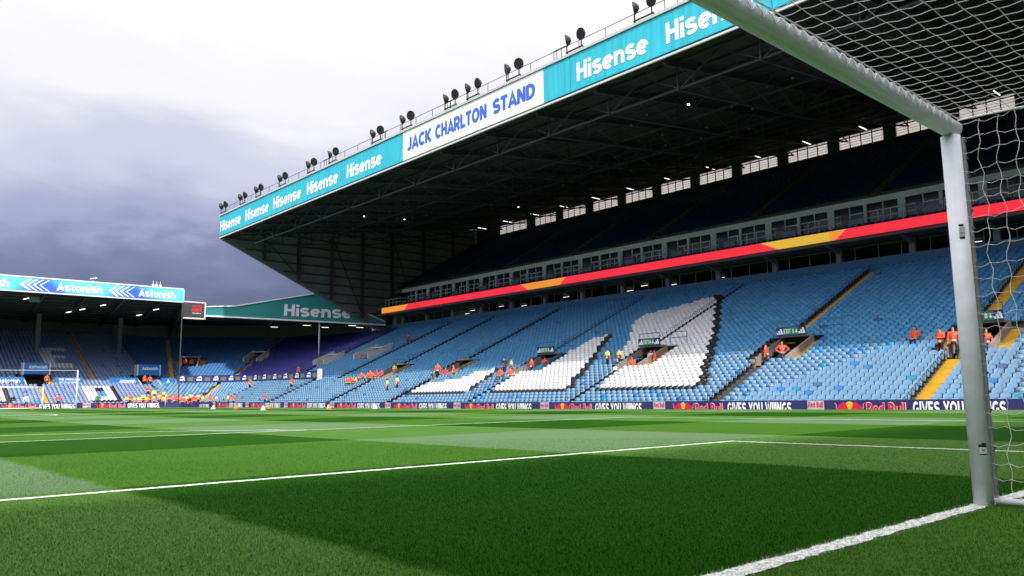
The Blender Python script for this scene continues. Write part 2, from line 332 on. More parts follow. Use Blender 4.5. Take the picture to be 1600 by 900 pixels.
marking('goal_area_line', seg((-8.95, 5.27), (9.01, 5.27), .1)); marking('goal_area_line', seg((8.95, 5.21), (8.95, .06), .1)); marking('goal_area_line', seg((-8.95, 5.21), (-8.95, .06)))
marking('penalty_area_line', seg((-20.1, 16.3), (19.76, 16.3))); marking('penalty_area_line', seg((19.7, 16.24), (19.7, .06))); marking('penalty_area_line', seg((-20.1, 16.24), (-20.1, .06)))
a0 = math.acos(7.0/9.15)
marking('penalty_arc', [(9.15*math.cos(t), 11+9.15*math.sin(t)) for t in np.linspace(math.pi-.62, .62, 60)])
marking('touchline', seg((33.5, .06), (33.5, 103.14), 1)); marking('halfway_line', seg((-34, 51.6), (33.4, 51.6), 1))
marking('centre_circle', [(9.15*math.cos(t), 51.6+9.15*math.sin(t)) for t in np.linspace(0, 2*math.pi, 80)])
marking('penalty_area_line', seg((-20, 86.8), (20, 86.8), 1)); marking('penalty_area_line', seg((20, 86.9), (20, 103), 1))

# grass blades near the camera, one mass nobody could count
def blades(n, r0, r1, h0, w0):
    u = rng.random(n); r = r0*(r1/r0)**u                 # density falls with distance
    a = R(41.63)+(rng.random(n)-.5)*R(84)
    x = CAM.x+r*np.sin(a); y = CAM.y+r*np.cos(a); z = gz(x, y)
    h = h0*(.6+.8*rng.random(n)); w = w0*(.7+.6*rng.random(n))*np.sqrt(np.clip(r/3, .6, 3))
    th = rng.random(n)*2*np.pi; ln = h*(.25+.6*rng.random(n)); la = rng.random(n)*2*np.pi
    b1 = np.stack([x-np.cos(th)*w/2, y-np.sin(th)*w/2, z-.004], 1); b2 = np.stack([x+np.cos(th)*w/2, y+np.sin(th)*w/2, z-.004], 1)
    tp = np.stack([x+np.cos(la)*ln, y+np.sin(la)*ln, z+h], 1)
    return np.stack([b1, b2, tp], 1), x, y
P_, bx_, by_ = blades(680000, 1.0, 14, .0115, .0027)
online = ((np.abs(by_-.012+rng.normal(0, .012, len(by_))) < .060) | ((np.abs(by_-5.27) < .06) & (np.abs(bx_) < 9.0)) | ((np.abs(bx_-8.95) < .06) & (by_ < 5.3)))
def tri_mesh(name, P, m):
    n = len(P); me = bpy.data.meshes.new(name); me.vertices.add(n*3); me.vertices.foreach_set('co', P.reshape(-1))
    me.loops.add(n*3); me.loops.foreach_set('vertex_index', np.arange(n*3, dtype=np.int32)); me.polygons.add(n)
    me.polygons.foreach_set('loop_start', np.arange(0, n*3, 3, dtype=np.int32)); me.polygons.foreach_set('loop_total', np.full(n, 3, np.int32))
    me.materials.append(m); me.update(calc_edges=True); return link(name, me)
tag(tri_mesh('grass', P_[~online], turf), 'short mown green grass blades of the pitch before the goal', 'grass', kind='stuff')
tag(tri_mesh('painted_grass', P_[online], linem), 'white painted grass blades along the goal line and goal area lines', 'grass', kind='stuff')

# ------------------------------------------------------------------ the goal round the camera
GX = 3.72
goal = thing('football_goal', (0, 0, 0), 'large white goal frame with white square mesh net, its near post on the goal line', 'goal')
def post(x, parent, y=0.0, r=.06, z0=-.03, z1=2.44, label=None):
    b = MB(); b.tube([(x, y, z0), (x, y, z1)], r, 28); return b.build('post', goalw, parent, True)
pr_ = post(GX, goal); pl_ = post(-GX, goal)
b = MB()
for k in range(2):
    pass
b.tube([(-GX-.06, 0, 2.50), (GX+.06, 0, 2.50)], .0615, 28); b.build('crossbar', goalw, goal, True)
dark_tape = mat('dark maker sticker', (.02, .025, .05), rough=.4)
def ring_sticker(parent, x, z0, z1, a0, a1, m, rr=.0606):
    b = MB(); n = 8; vs = []
    for i in range(n+1):
        a = a0+(a1-a0)*i/n
        for z in (z0, z1): vs.append((x+rr*math.cos(a), rr*math.sin(a), z))
    b.add(vs, [(2*i, 2*i+2, 2*i+3, 2*i+1) for i in range(n)]); return b.build('sticker', m, parent)
ac = math.atan2(CAM.y, CAM.x-GX)              # side of the post that faces into the goal
pale = mat('pale sticker', (.55, .56, .58), rough=.4)
for z0, z1, s0, s1, m in ((.368, .385, -.05, .75, dark_tape), (.382, .395, .25, .75, dark_tape), (.318, .326, .02, .75, dark_tape), (.345, .352, .25, .55, dark_tape),
                          (.327, .366, .0, .78, pale), (1.72, 1.735, .0, .55, dark_tape), (1.755, 1.762, .1, .6, dark_tape), (1.805, 1.82, .0, .5, dark_tape), (1.737, 1.803, .0, .6, pale)):
    ring_sticker(pr_, GX, z0, z1, ac+s0, ac+s1, m)
# net rail with clips behind post and bar
b = MB(); b.box(GX-.012+.045, -.072, .05, GX+.012+.045, -.045, 2.42); b.build('net_rail', mat('grey net rail', (.25, .25, .26), rough=.5), pr_)
b = MB()
for z in np.arange(.12, 2.42, .12): b.box(GX+.035, -.080, z-.008, GX+.060, -.06, z+.008)
b.build('net_clip', mat('grey clip', (.12, .12, .13)), pr_)['kind'] = 'stuff'
b = MB(); b.tube([(GX+.03, -.06, .03), (GX+.05, -1.2, .03), (GX+.05, -2.35, .03)], .02, 8); b.tube([(-GX, -.06, .03), (-GX-.05, -2.35, .03)], .02, 8)
b.tube([(-GX-.05, -2.35, .03), (GX+.05, -2.35, .03)], .02, 8); b.build('ground_bar', goalw, goal, True)
CR = .0019
def wave(p, q, n, amp, sag=0, ph=0):
    p, q = Vector(p), Vector(q); d = (q-p); pts = []
    for i in range(n+1):
        t = i/n; v = p+d*t; k = math.sin(i*math.pi/2+ph)
        pts.append(v+Vector((0, 0, -sag*4*t*(1-t)+amp*k)))
    return pts
cell = .105
yb = [-.065-cell*i for i in range(22)]
def roofz(x, y): return 2.545-.035*abs(y)-.05*(1-(x/GX)**2)*min(1, abs(y)/1.1)*.6
b = MB()
for j, y in enumerate(yb):                                   # cords parallel to the bar
    pts = []
    nx = int(2*GX/cell)
    for i in range(nx*2+1):
        x = -GX-.02+(2*GX+.04)*i/(nx*2); kn = (i % 2 == 0)
        pts.append((x, y+.004*math.sin(i*.9+j)-(.0 if kn else .003), roofz(x, y)-(.004 if not kn else 0)))
    if j: b.tube(pts, CR, 4, cap=False)
for i in range(int(2*GX/cell)+1):                            # cords running back
    x = -GX+.02+cell*i
    if x > GX: break
    pts = []
    for j in range(len(yb)*2-1):
        y = -.065-cell*j/2; kn = (j % 2 == 0)
        pts.append((x+.005*math.sin(i*1.7+j*1.57)+.01*math.sin(j*.33+i*.2), y, roofz(x, y)-(.007 if not kn else 0)))
    b.tube(pts, CR, 4, cap=False)
for e in (GX+.015, -GX-.015):
    b.tube([(e, -.05, 2.545), (e, -1.1, 2.50), (e, -2.3, 2.46)], .006, 6)
b.build('roof_net', netw, goal)
zs = [.06+cell*1.02*i for i in range(24)]
for sgn in (1, -1):
    b = MB()
    e = sgn*(GX+.02)
    for k, z in enumerate(zs):
        pts = []
        for j in range(len(yb)*2-1):
            y = -.055-cell*j/2; kn = (j % 2 == 0); sag = .016*math.sin(j*math.pi/2+k*.7)
            lift = .05*(1-z/2.5)*0+(.012*math.sin(k*2.1+j*.35))
            pts.append((e+.015*math.sin(j*.8+k), y, z+lift-(.014 if not kn else 0)+(.006*math.sin(j*1.3+k*3))))
        b.tube(pts, CR, 4, cap=False)
    for j, y in enumerate(yb[1:]):
        pts = []
        for k in range(len(zs)*2-1):
            z = .06+cell*1.02*k/2; pts.append((e+.012*math.sin(k+j), y+.011*math.sin(k*1.57+j*1.1)+.010*math.sin(k*.5+j), z))
        pts.append((e, y, 2.52)); b.tube(pts, CR, 4, cap=False)
    b.build('side_net', netw, goal)
b = MB()
for k, z in enumerate(zs): b.tube([(x, -2.36, z-.01*math.sin(x*30)) for x in np.linspace(-GX, GX, 60)], CR, 4, cap=False)
for i in range(int(2*GX/cell)+1): b.tube([(-GX+cell*i, -2.36, z) for z in np.linspace(.05, 2.46, 12)], CR, 4, cap=False)
b.build('back_net', netw, goal)
b = MB(); pts = []                                           # lacing that ties the roof net to the bar
for i in range(int(2*GX/.0525)):
    x = -GX+.0525*i; a = R(200) if i % 2 else R(262)
    pts.append((x, math.cos(a)*.070-.0, 2.50+math.sin(a)*.070+(.0)))
lac = []
for i in range(int(2*GX/.105)):
    x = -GX+.105*i
    for a in (150, 165, 182, 196, 181, 166): lac.append((x+.0175*((150, 165, 182, 196, 181, 166).index(a)), math.cos(R(a))*.066, 2.50+math.sin(R(a))*.066))
b.tube(lac, .0024, 4, cap=False)
for i in range(int(2*GX/.105)):
    x = -GX+.105*i+.05
    b.tube([(x, math.cos(R(a))*.067, 2.50+math.sin(R(a))*.067) for a in (120, 140, 160, 180, 196)], .0032, 4, cap=False)
b.tube([(-GX, -.058, 2.548), (GX, -.058, 2.548)], .005, 6)
b.build('net_lacing', netw, goal)
b = MB(); b.box(1.9, -1.0, 2.49, 1.905, -.9, 2.494); 

# ------------------------------------------------------------------ seating geometry
CX, CY, R0 = 34.85, 106.0, 4.5
STEP, RISE = .54, .2408
NR = 46
def K(k): return int(round(k*.8/STEP))
def lift(kind, v):
    if kind == 'E': return float(.25*np.clip((v-80)/26, 0, 1))
    return .25
def zrow(k, kind='E', v=0): return -.24+RISE*k+lift(kind, v)
def at(kind, v, d):
    """point on the seating bowl: side/corner/end, position along it, distance back from the front row; and facing angle"""
    if kind == 'E': return CX+R0+d, v, 0.0
    if kind == 'N': return v, CY+R0+d, math.pi/2
    a = R(v); return CX+(R0+d)*math.cos(a), CY+(R0+d)*math.sin(a), a
def inside(poly, p):
    x, y = p; c = False; n = len(poly)
    for i in range(n):
        x1, y1 = poly[i]; x2, y2 = poly[(i+1) % n]
        if (y1 > y) != (y2 > y) and x < (x2-x1)*(y-y1)/(y2-y1)+x1: c = not c
    return c
WHITE_E = [[(63.7, 2.7), (63.7, 4.3), (62.5, 4.9), (60.1, 5.4), (58.4, 5.9), (58.0, 6.9), (55.5, 7.6), (54.6, 5.3), (54.7, 4.0), (53.8, 2.7)],
           [(50.5, 2.7), (51.2, 4.3), (51.9, 5.9), (52.4, 7.8), (48.7, 8.3), (49.1, 9.3), (48.7, 10.9), (48.7, 12.0), (48.4, 13.3), (47.1, 14.2), (45.5, 10.7), (44.0, 8.0), (43.1, 6.0), (42.6, 4.5), (41.4, 2.7)],
           [(38.3, 2.7), (39.0, 5.0), (39.6, 6.1), (40.2, 6.9), (41.5, 9.1), (42.6, 11.5), (43.9, 13.5), (46.1, 16.5), (46.5, 17.8), (46.2, 18.9), (43.8, 20.1), (41.9, 21.4), (40.8, 22.2), (38.5, 18.7), (34.8, 12.7), (31.9, 7.4), (29.4, 2.7)]]
WHITE_N = [[(22.8, 12.2), (26.2, 12.2), (26.2, 13.8), (24.1, 13.8), (24.1, 15.2), (25.6, 15.2), (25.6, 16.6), (24.1, 16.6), (24.1, 17.9), (26.0, 17.9), (26.0, 19.3), (22.8, 19.3)],
           [(25.9, 1.6), (29.3, 1.6), (29.3, 6.3), (25.9, 6.3)], [(11, 1.8), (16.9, 1.8), (16.7, 5.8), (11, 5.8)]]
HOLE_N = [(27.0, 2.6), (28.3, 2.6), (28.3, 5.4), (27.0, 5.4)]
def seat_colour(kind, v, d, k):
    dd = d+.4
    if kind == 'E':
        w = any(inside(p, (v, dd)) for p in WHITE_E)
        if w: return 6
        if any(inside(p, (v+.7, dd)) or inside(p, (v+.35, dd)) or (dd < 2.75 and inside(p, (v+.3, dd+.55))) for p in WHITE_E): return 7
        if v > 98.2+.05*(d-10) and d > 8: return 8
    if kind == 'N':
        w = any(inside(p, (v, dd)) for p in WHITE_N)
        if inside(HOLE_N, (v, dd)): return 7 if v < 27.5 or dd > 4.7 else 0
        if w: return 6
        if d < 8 and any(inside(p, (v-.55, dd)) or inside(p, (v-.5, dd+.6)) for p in WHITE_N): return 7
    if kind == 'C' and d > 8: return 8 if v < 38 else 9
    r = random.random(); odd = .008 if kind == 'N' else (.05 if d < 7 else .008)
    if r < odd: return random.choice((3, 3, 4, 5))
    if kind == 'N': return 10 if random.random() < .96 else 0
    return 1 if random.random() < 1.0-(d-6)/3.0 else random.choice((0, 0, 2))  # front rows paler: sunlit brightness painted into the seat colour
# seat shell: rounded back panel and a dished pan, both with thickness; faces -X
def seat_template(full=True):
    v, f, mi = [], [], []
    def addp(pts, fs, m):
        o = len(v); v.extend(pts)
        for q in fs:
            q = [i+o for i in q]
            for i in range(1, len(q)-1): f.append((q[0], q[i], q[i+1])); mi.append(m)
    if full:
        o_ = [(-.20, .40), (-.232, .49), (-.228, .555), (-.19, .625), (-.11, .672), (0, .69), (.11, .672), (.19, .625), (.228, .555), (.232, .49), (.20, .40)]
        n = len(o_)
        fr = [(.02+(z-.40)*.25-.06*(y/.225)**2, y, z) for y, z in o_]; bk = [(x+.06, y*.95, z-.006) for x, y, z in fr]
        addp(fr+bk, [tuple(range(n-1, -1, -1)), tuple(range(n, 2*n))]+[(i, i+1, n+i+1, n+i) for i in range(n-1)]+[(n-1, 0, n, 2*n-1)], 0)
        pn = [(.03, -.20, .40), (-.20, -.215, .43), (-.285, -.16, .42), (-.30, 0, .41), (-.285, .16, .42), (-.20, .215, .43), (.03, .20, .40)]
        m_ = len(pn); lo = [(x*.96, y*.95, z-.055) for x, y, z in pn]
        addp(pn+lo, [tuple(range(m_-1, -1, -1)), tuple(range(m_, 2*m_))]+[(i, i+1, m_+i+1, m_+i) for i in range(m_-1)], 0)
        bx = [(-.12, -.05, .0), (.12, -.05, .0), (.12, .05, .0), (-.12, .05, .0), (-.08, -.03, .38), (.06, -.03, .38), (.06, .03, .38), (-.08, .03, .38)]
        addp(bx, [(0,1,5,4),(1,2,6,5),(2,3,7,6),(3,0,4,7)], 1)
    else:
        o_ = [(-.22, .40), (-.225, .55), (-.13, .68), (.13, .68), (.225, .55), (.22, .40)]; n = 6
        fr = [(.02+(z-.43)*.22, y, z) for y, z in o_]; bk = [(x+.05, y, z-.01) for x, y, z in fr]
        addp(fr+bk, [tuple(range(n-1, -1, -1)), tuple(range(n, 2*n))]+[(i, i+1, n+i+1, n+i) for i in range(n-1)], 0)
        pn = [(.03, -.2, .43), (-.29, -.19, .44), (-.29, .19, .44), (.03, .2, .43)]; lo = [(x, y, z-.06) for x, y, z in pn]
        addp(pn+lo, [(3,2,1,0),(0,1,5,4),(1,2,6,5),(2,3,7,6)], 0)
    return np.array(v, float), np.array(f, np.int32), np.array(mi, np.int32)
ST, SL = seat_template(True), seat_template(False)
def seat_mass(name, tpl, P, A, C, parent, label=None):
    tv, tf, tm = tpl; P = np.array(P, float); A = np.array(A); C = np.array(C, np.int32); n = len(P); nv = len(tv); nf = len(tf)
    c, s = np.cos(A)[:, None], np.sin(A)[:, None]
    X = tv[None, :, 0]*c-tv[None, :, 1]*s+P[:, 0:1]; Y = tv[None, :, 0]*s+tv[None, :, 1]*c+P[:, 1:2]; Z = tv[None, :, 2]+P[:, 2:3]
    co = np.stack([X, Y, Z], 2).reshape(-1, 3)-np.array(root_loc(parent))
    F = (tf[None]+np.arange(n, dtype=np.int32)[:, None, None]*nv).reshape(-1)
    mi = np.where(tm[None, :] == 1, len(SEATKEYS), C[:, None]).astype(np.int32).reshape(-1)
    me = bpy.data.meshes.new(name); me.vertices.add(n*nv); me.vertices.foreach_set('co', co.reshape(-1))
    me.loops.add(len(F)); me.loops.foreach_set('vertex_index', F); me.polygons.add(n*nf)
    me.polygons.foreach_set('loop_start', np.arange(0, n*nf*3, 3, dtype=np.int32)); me.polygons.foreach_set('loop_total', np.full(n*nf, 3, np.int32))
    for k in SEATKEYS: me.materials.append(MATS[k])
    me.materials.append(MATS['seat bracket']); me.polygons.foreach_set('material_index', mi); me.update(calc_edges=True)
    o = link(name, me, parent); o['kind'] = 'stuff'; return o
SEATMESH = {}
def single_seat(p, a, c, parent):
    if c not in SEATMESH:
        tv, tf, tm = ST; me = bpy.data.meshes.new('seat'); me.from_pydata(tv.tolist(), [], tf.tolist())
        me.materials.append(MATS[SEATKEYS[c]]); me.materials.append(MATS['seat bracket']); me.polygons.foreach_set('material_index', tm); me.update(); SEATMESH[c] = me
    o = link('seat', SEATMESH[c], parent, p); o.rotation_euler.z = a; return o
# aisles and stair openings: (position along the side, first row, last row)
AW = .42
AISLE0 = {'E': [(14.8, 0, 30), (26.8, 0, 30), (39.2, 0, 30), (51.2, 0, 30), (63.6, 0, 30), (75.6, 0, 30), (84.8, 9, 30), (90.5, 0, 8), (98.5, 9, 30)],
         'N': [(20.9, 0, 8), (28.0, 10, 31), (35.0, 0, 8), (12.5, 10, 31)], 'C': [(75, 10, 31), (42, 0, 8), (38, 10, 31)]}
VOM0 = {'E': [(14.8-1.65, 14.8+.4, 8, 12), (26.8-1.65, 26.8+.4, 8, 12), (39.2-1.65, 39.2+.4, 8, 12), (51.2-1.65, 51.2+.4, 8, 12), (63.6-1.65, 63.6+.4, 8, 12), (75.6-1.65, 75.6+.4, 8, 12), (87.6, 91.0, 16, 20), (97.4, 100.2, 15, 18)],
       'N': [(19.5, 22.0, 8, 11), (33.6, 36.1, 8, 11)], 'C': [(63, 70, 16, 19), (36, 42, 18, 22)]}
AISLE = {q: [(a, K(k0), K(k1)+1) for a, k0, k1 in l] for q, l in AISLE0.items()}
VOM = {q: [(a, b, K(k0), K(k1+1)-1) for a, b, k0, k1 in l] for q, l in VOM0.items()}
def in_vom(kind, v, k, margin=0):
    return any(a-margin < v < b+margin and k0 <= k <= k1 for a, b, k0, k1 in VOM[kind])
def in_aisle(kind, v, k, d):
    sc = 1.0 if kind != 'C' else 57.3/(R0+d)
    for a, k0, k1 in AISLE[kind]:
        if k0 <= k <= k1 and abs(v-a) < AW*sc: return True
    for a, b, k0, k1 in VOM[kind]:                       # stairs pass both sides of an opening
        if k0 <= k <= k1 and (a-1.0*sc < v <= a or b <= v < b+.9*sc): return True
    return False
def seat_list(kind, v0, v1, rows):
    out = []
    for k in rows:
        d = STEP*k+.36; st = .505 if kind != 'C' else .505*57.3/(R0+d); n = int((v1-v0)/st)
        for i in range(n):
            v = v0+(i+.5)*st
            if in_vom(kind, v, k, .25*st/.5) or in_aisle(kind, v, k, d): continue
            x, y, a = at(kind, v, d); out.append(((x, y, zrow(k, kind, v)), a, seat_colour(kind, v, STEP*k, k), k, v))
    return out
stairc = mat('bare stair concrete', (.10, .085, .07), rough=.9, noise=.2)
def terrace(kind, v0, v1, rows, parent, dv=None):
    """stepped concrete, one length per row between the stair openings, yellow steps in the aisles"""
    t, fl = MB(), {}
    for k in rows:
        cuts = sorted([(a, b) for a, b, k0, k1 in VOM[kind] if k0 <= k <= k1]); segs = []; c = v0
        for a, b in cuts:
            if a > c: segs.append((c, a))
            c = max(c, b)
        if c < v1: segs.append((c, v1))
        d0 = STEP*k
        for a, b in segs:
            n = 1 if kind == 'N' else (max(1, int((b-a)/6)) if kind == 'E' else max(1, int((b-a)/5)))
            for i in range(n):
                va, vb = a+(b-a)*i/n, a+(b-a)*(i+1)/n; q = []
                for vv, dd in ((va, d0), (va, d0+STEP), (vb, d0+STEP), (vb, d0)):
                    x, y, _ = at(kind, vv, dd); q.append((x, y, zrow(k, kind, vv)))
                lo = [(x, y, z-RISE-.12) for x, y, z in q]
                t.add(q+lo, [(0,1,2,3),(7,6,5,4),(0,3,7,4),(1,0,4,5),(3,2,6,7)])
        for a, k0, k1 in AISLE[kind]:
            if k0 <= k <= k1 and not in_vom(kind, a, k): step(fl.setdefault(('a', a, any(vk0 <= k0 + 99 and va-.1 < a < vb+.1 and k > vk1 for va, vb, vk0, vk1 in VOM[kind])), MB()), kind, a, k, AW*.95)
        for a, b, k0, k1 in VOM[kind]:
            if k0 <= k <= k1:
                sc = 1 if kind != 'C' else 57.3/(R0+d0)
                step(fl.setdefault(('l', a), MB()), kind, a-.52*sc, k, .42); step(fl.setdefault(('r', a), MB()), kind, b+.48*sc, k, .40)
    t.build('terrace', concrete, parent)
    for key, q in fl.items(): q.build('aisle_steps', yellow if not (kind == 'E' and key[0] == 'a' and not key[2] and 20 < key[1] < 80) else stairc, parent)
def step(b, kind, v, k, hw):
    d0 = STEP*k
    for j in range(2):
        da, db, z0 = d0+j*STEP/2-.008, d0+j*STEP/2+STEP/2, zrow(k, kind, v)+.004+j*RISE/2
        sc = 1 if kind != 'C' else 57.3/(R0+d0); q = []
        for vv, dd in ((v-hw*sc, da), (v-hw*sc, db), (v+hw*sc, db), (v+hw*sc, da)):
            x, y, _ = at(kind, vv, dd); q.append((x, y, z0))
        lo = [(x, y, z-RISE/2) for x, y, z in q]; b.add(q+lo, [(0,1,2,3),(0,3,7,4),(1,0,4,5),(3,2,6,7)])

def in_view(p, m=1.05):
    d = Vector(p)-CAM; z = d.dot(fw)
    return z > 1 and abs(d.dot(rt2)/z) < 800/1238*m and abs(d.dot(up2)/z) < 450/1238*m, z

# ------------------------------------------------------------------ main stand along the side
ES = thing('main_stand', (39.35, 45, -.6), 'tall two-tier side stand with cyan roof fascia, dark roof and pale blue seats', 'stand')
Y0, Y1 = 1.0, 106.0
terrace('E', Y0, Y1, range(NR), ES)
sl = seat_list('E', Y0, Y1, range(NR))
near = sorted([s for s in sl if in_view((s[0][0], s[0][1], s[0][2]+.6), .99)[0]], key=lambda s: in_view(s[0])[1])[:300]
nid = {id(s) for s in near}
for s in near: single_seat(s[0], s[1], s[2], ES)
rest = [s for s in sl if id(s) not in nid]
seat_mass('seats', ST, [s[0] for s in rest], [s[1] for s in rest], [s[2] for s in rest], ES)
# front wall
b = MB(); b.box(38.95, Y0, -.6, 39.34, Y1, -.12); b.build('front_wall', concrete, ES)

def exit_sign(parent, x, yc, z, w, txt):
    b = MB(); b.box(x-.05, yc-w/2, z, x, yc+w/2, z+.62); s = b.build('exit_sign', navy, parent)
    b = MB(); b.box(x-.064, yc-w*.26, z+.06, x-.054, yc+w*.26, z+.57); g = b.build('sign_panel', mat('green exit panel', (.02, .22, .12), rough=.4), s)
    lettering(txt, w*.36, .30, (x-.078, yc+w*.235, z+.17), (0,-1,0), (0,0,1), white_t, s, .2)
    b = MB(); ax, ay = x-.068, yc-w*.2                    # arrow
    b.add([(ax, ay+.03, z+.45), (ax, ay+.03, z+.30), (ax, ay+.11, z+.30), (ax, ay, z+.15), (ax, ay-.11, z+.30), (ax, ay-.03, z+.30), (ax, ay-.03, z+.45)], [tuple(range(6, -1, -1))]); b.build('arrow', white_t, s)
    for sg in (1, -1):                                   # three slanted bars, rising to the right
        c = yc+sg*w*.38; b = MB()
        for i, hgt in enumerate((.14, .26, .38)):
            y_ = c+.20-i*.17; b.add([(x-.056, y_+.02, z+.12), (x-.056, y_-.12, z+.12), (x-.056, y_-.12+hgt*.30, z+.12+hgt), (x-.056, y_+.02+hgt*.30, z+.12+hgt)], [(3,2,1,0)])
        b.build('emblem', white_t, s)
    return s
def rail(b, pts, h=1.05, r=.028, every=1.2, mids=1):
    pts = [Vector(p) for p in pts]
    for i in range(len(pts)-1):
        p, q = pts[i], pts[i+1]
        for hh in [h*(j+1)/(mids+1) for j in range(mids+1)]: b.tube([p+Vector((0,0,hh)), q+Vector((0,0,hh))], r, 6)
        n = max(1, int((q-p).length/every))
        for j in range(n+1):
            t = p+(q-p)*j/n; b.tube([t, t+Vector((0,0,h))], r, 6)
def vomitory(kind, a, b_, k0, k1, parent, wallm, sign=None, rails=True, tallwall=.55, bluewall=False):
    """sunken stair opening cut through the rows: sloping side walls, floor, dark passage under a lintel"""
    vo = bpy.data.objects.new('stair_opening', None); col.objects.link(vo); vo.parent = parent; vo.empty_display_size = .2
    x0 = STEP*k0; x1 = STEP*(k1+1); zf = zrow(k0, kind, a)-.05
    def P(v, d, z): x, y, _ = at(kind, v, d); return (x, y, z)
    sc = 1 if kind != 'C' else 57.3/(R0+x0)
    for vi, (v, o) in enumerate(((a, -.14*sc), (b_, .14*sc))):
        w = MB(); zt0 = zrow(k0, kind, v)+tallwall; zt1 = zrow(k1, kind, v)+tallwall+.1
        q = [P(v, x0, zf-.3), P(v, x1, zf-.3), P(v, x1, zt1), P(v, x0, zt0)]; q2 = [P(v+o, x0, zf-.3), P(v+o, x1, zf-.3), P(v+o, x1, zt1), P(v+o, x0, zt0)]
        w.add(q+q2, [(0,1,2,3),(7,6,5,4),(0,4,5,1),(1,5,6,2),(2,6,7,3),(3,7,4,0)])
        w.build('side_wall', bluep if (bluewall and vi == 0) else wallm, vo)
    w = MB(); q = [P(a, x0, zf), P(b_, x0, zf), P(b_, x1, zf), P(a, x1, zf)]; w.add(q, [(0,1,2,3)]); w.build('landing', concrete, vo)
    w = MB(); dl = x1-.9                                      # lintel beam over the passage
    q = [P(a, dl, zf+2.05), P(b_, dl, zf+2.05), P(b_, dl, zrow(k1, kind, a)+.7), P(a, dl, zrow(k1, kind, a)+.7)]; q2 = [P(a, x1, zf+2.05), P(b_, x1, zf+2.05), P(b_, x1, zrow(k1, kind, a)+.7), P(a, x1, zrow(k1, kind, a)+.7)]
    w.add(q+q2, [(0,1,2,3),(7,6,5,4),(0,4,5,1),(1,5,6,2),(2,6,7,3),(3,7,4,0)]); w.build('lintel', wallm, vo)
    w = MB(); q = [P(a, x1, zf), P(b_, x1, zf), P(b_, x1, zf+2.1), P(a, x1, zf+2.1)]; w.add(q, [(0,1,2,3)]); w.build('passage', black, vo)  # flat black sheet stands for the unlit passage
    if rails:
        zt = zrow(k1, kind, a)+.7
        for pq, hh in (([P(a, dl+.1, zt), P(b_, dl+.1, zt)], .95), ([P(a+.1, x0, zf), P(a+.1, x0+1.6, zf)], 1.0), ([P((a+b_)/2, x0+.1, zf), P((a+b_)/2, x0+1.5, zf)], 1.0), ([P(a-1.0*sc, dl+.1, zt), P(a-2.6*sc, dl+.1, zt)], .9)):
            w = MB(); rail(w, pq, hh); w.build('handrail', bluep, vo)
    if sign:
        x, y, _ = at(kind, (a+b_)/2, dl-.01); exit_sign(vo, x, y, zf+2.12, (b_-a)*1.05, sign)
    return vo
signs = ['EXIT 8', 'EXIT 6', 'EXIT D4', 'EXIT D3', None, None]
for i, (a, b_, k0, k1) in enumerate(VOM['E'][:6]): vomitory('E', a, b_, k0, k1, ES, concrete_w, signs[i], bluewall=(i == 3))
greyw = mat('pale grey wall paint', (.62, .63, .66), rough=.7, noise=.1)
for a, b_, k0, k1 in VOM['E'][6:]: vomitory('E', a, b_, k0, k1, ES, greyw, None, tallwall=1.1)
# dark barrier seats rails beside aisles: black aisle side rails
for a, k0, k1 in AISLE['E']:
    b = MB()
    for k in range(k0, min(k1, NR-1)+1):
        if in_vom('E', a+.6, k): continue
        x, y, _ = at('E', a+AW*.98, STEP*k+.1); z = zrow(k, 'E', a); b.tube([(x, y, z+.1), (x, y, z+.66), (x+.22, y, z+.74), (x+.34, y, z+.52)], .02, 5)
    b.build('aisle_rail', black, ES)['kind'] = 'stuff'

# parapet wall, concourse and columns behind the lower tier
ZT = zrow(NR-1)
b = MB(); b.box(64.16, Y0, ZT-.4, 64.36, 101.6, ZT+1.35); b.build('parapet', bluep, ES)
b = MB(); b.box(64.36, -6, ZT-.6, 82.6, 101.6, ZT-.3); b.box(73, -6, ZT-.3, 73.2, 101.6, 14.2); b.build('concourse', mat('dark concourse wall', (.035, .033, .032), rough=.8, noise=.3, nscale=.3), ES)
b = MB(); b.box(62.15, -6, 13.25, 73.2, 101.6, 13.5); b.build('soffit', mat('soffit paint', (.12, .12, .12), rough=.8), ES)
colm = mat('grey column paint', (.20, .195, .19), rough=.7, noise=.15)
cols = [6.15*i+5.4 for i in range(16)]
for y in cols:
    b = MB(); b.box(64.40, y-.22, ZT-.3, 64.85, y+.22, 13.25); b.prism([(62.3, y-.15, 13.24), (64.4, y-.15, 13.24), (64.4, y-.15, 12.75)], (0, .3, 0)); b.build('column', colm, ES)
    if y > 95: continue
    f = MB()
    for z in (ZT+1.42, ZT+2.55): f.bar((64.9, y+.22, z), (64.9, y+5.9, z), .05)
    for q in (1.0, 2.9, 4.9): f.bar((64.9, y+q, ZT+1.3), (64.9, y+q, 13.2), .05)
    f.build('screen_frame', mat('glazing frame', (.25, .25, .25), rough=.5), ES)
for y in np.arange(8, 92, 6.15):
    for dy, xx in ((0, 69.5), (2.4, 67.5)):
        if random.random() < .36:
            b = MB(); b.box(xx, y+dy, 12.97, xx+.06, y+dy+1.0, 13.0); b.build('tube_lamp', lampm, ES)
# bright doorway at the far end of the concourse
b = MB()
for (y, w, z0, z1) in ((94.6, .8, 10.9, 12.6), (92.0, 1.3, 11.6, 12.7), (90.2, 1.3, 11.6, 12.7), (88.6, 1.1, 11.8, 12.7)): b.box(72.8, y, z0, 72.86, y+w, z1)
b.build('lit_window', mat('lit frosted window', (.6, .62, .7), emit=(.75, .8, 1, .75)), ES)

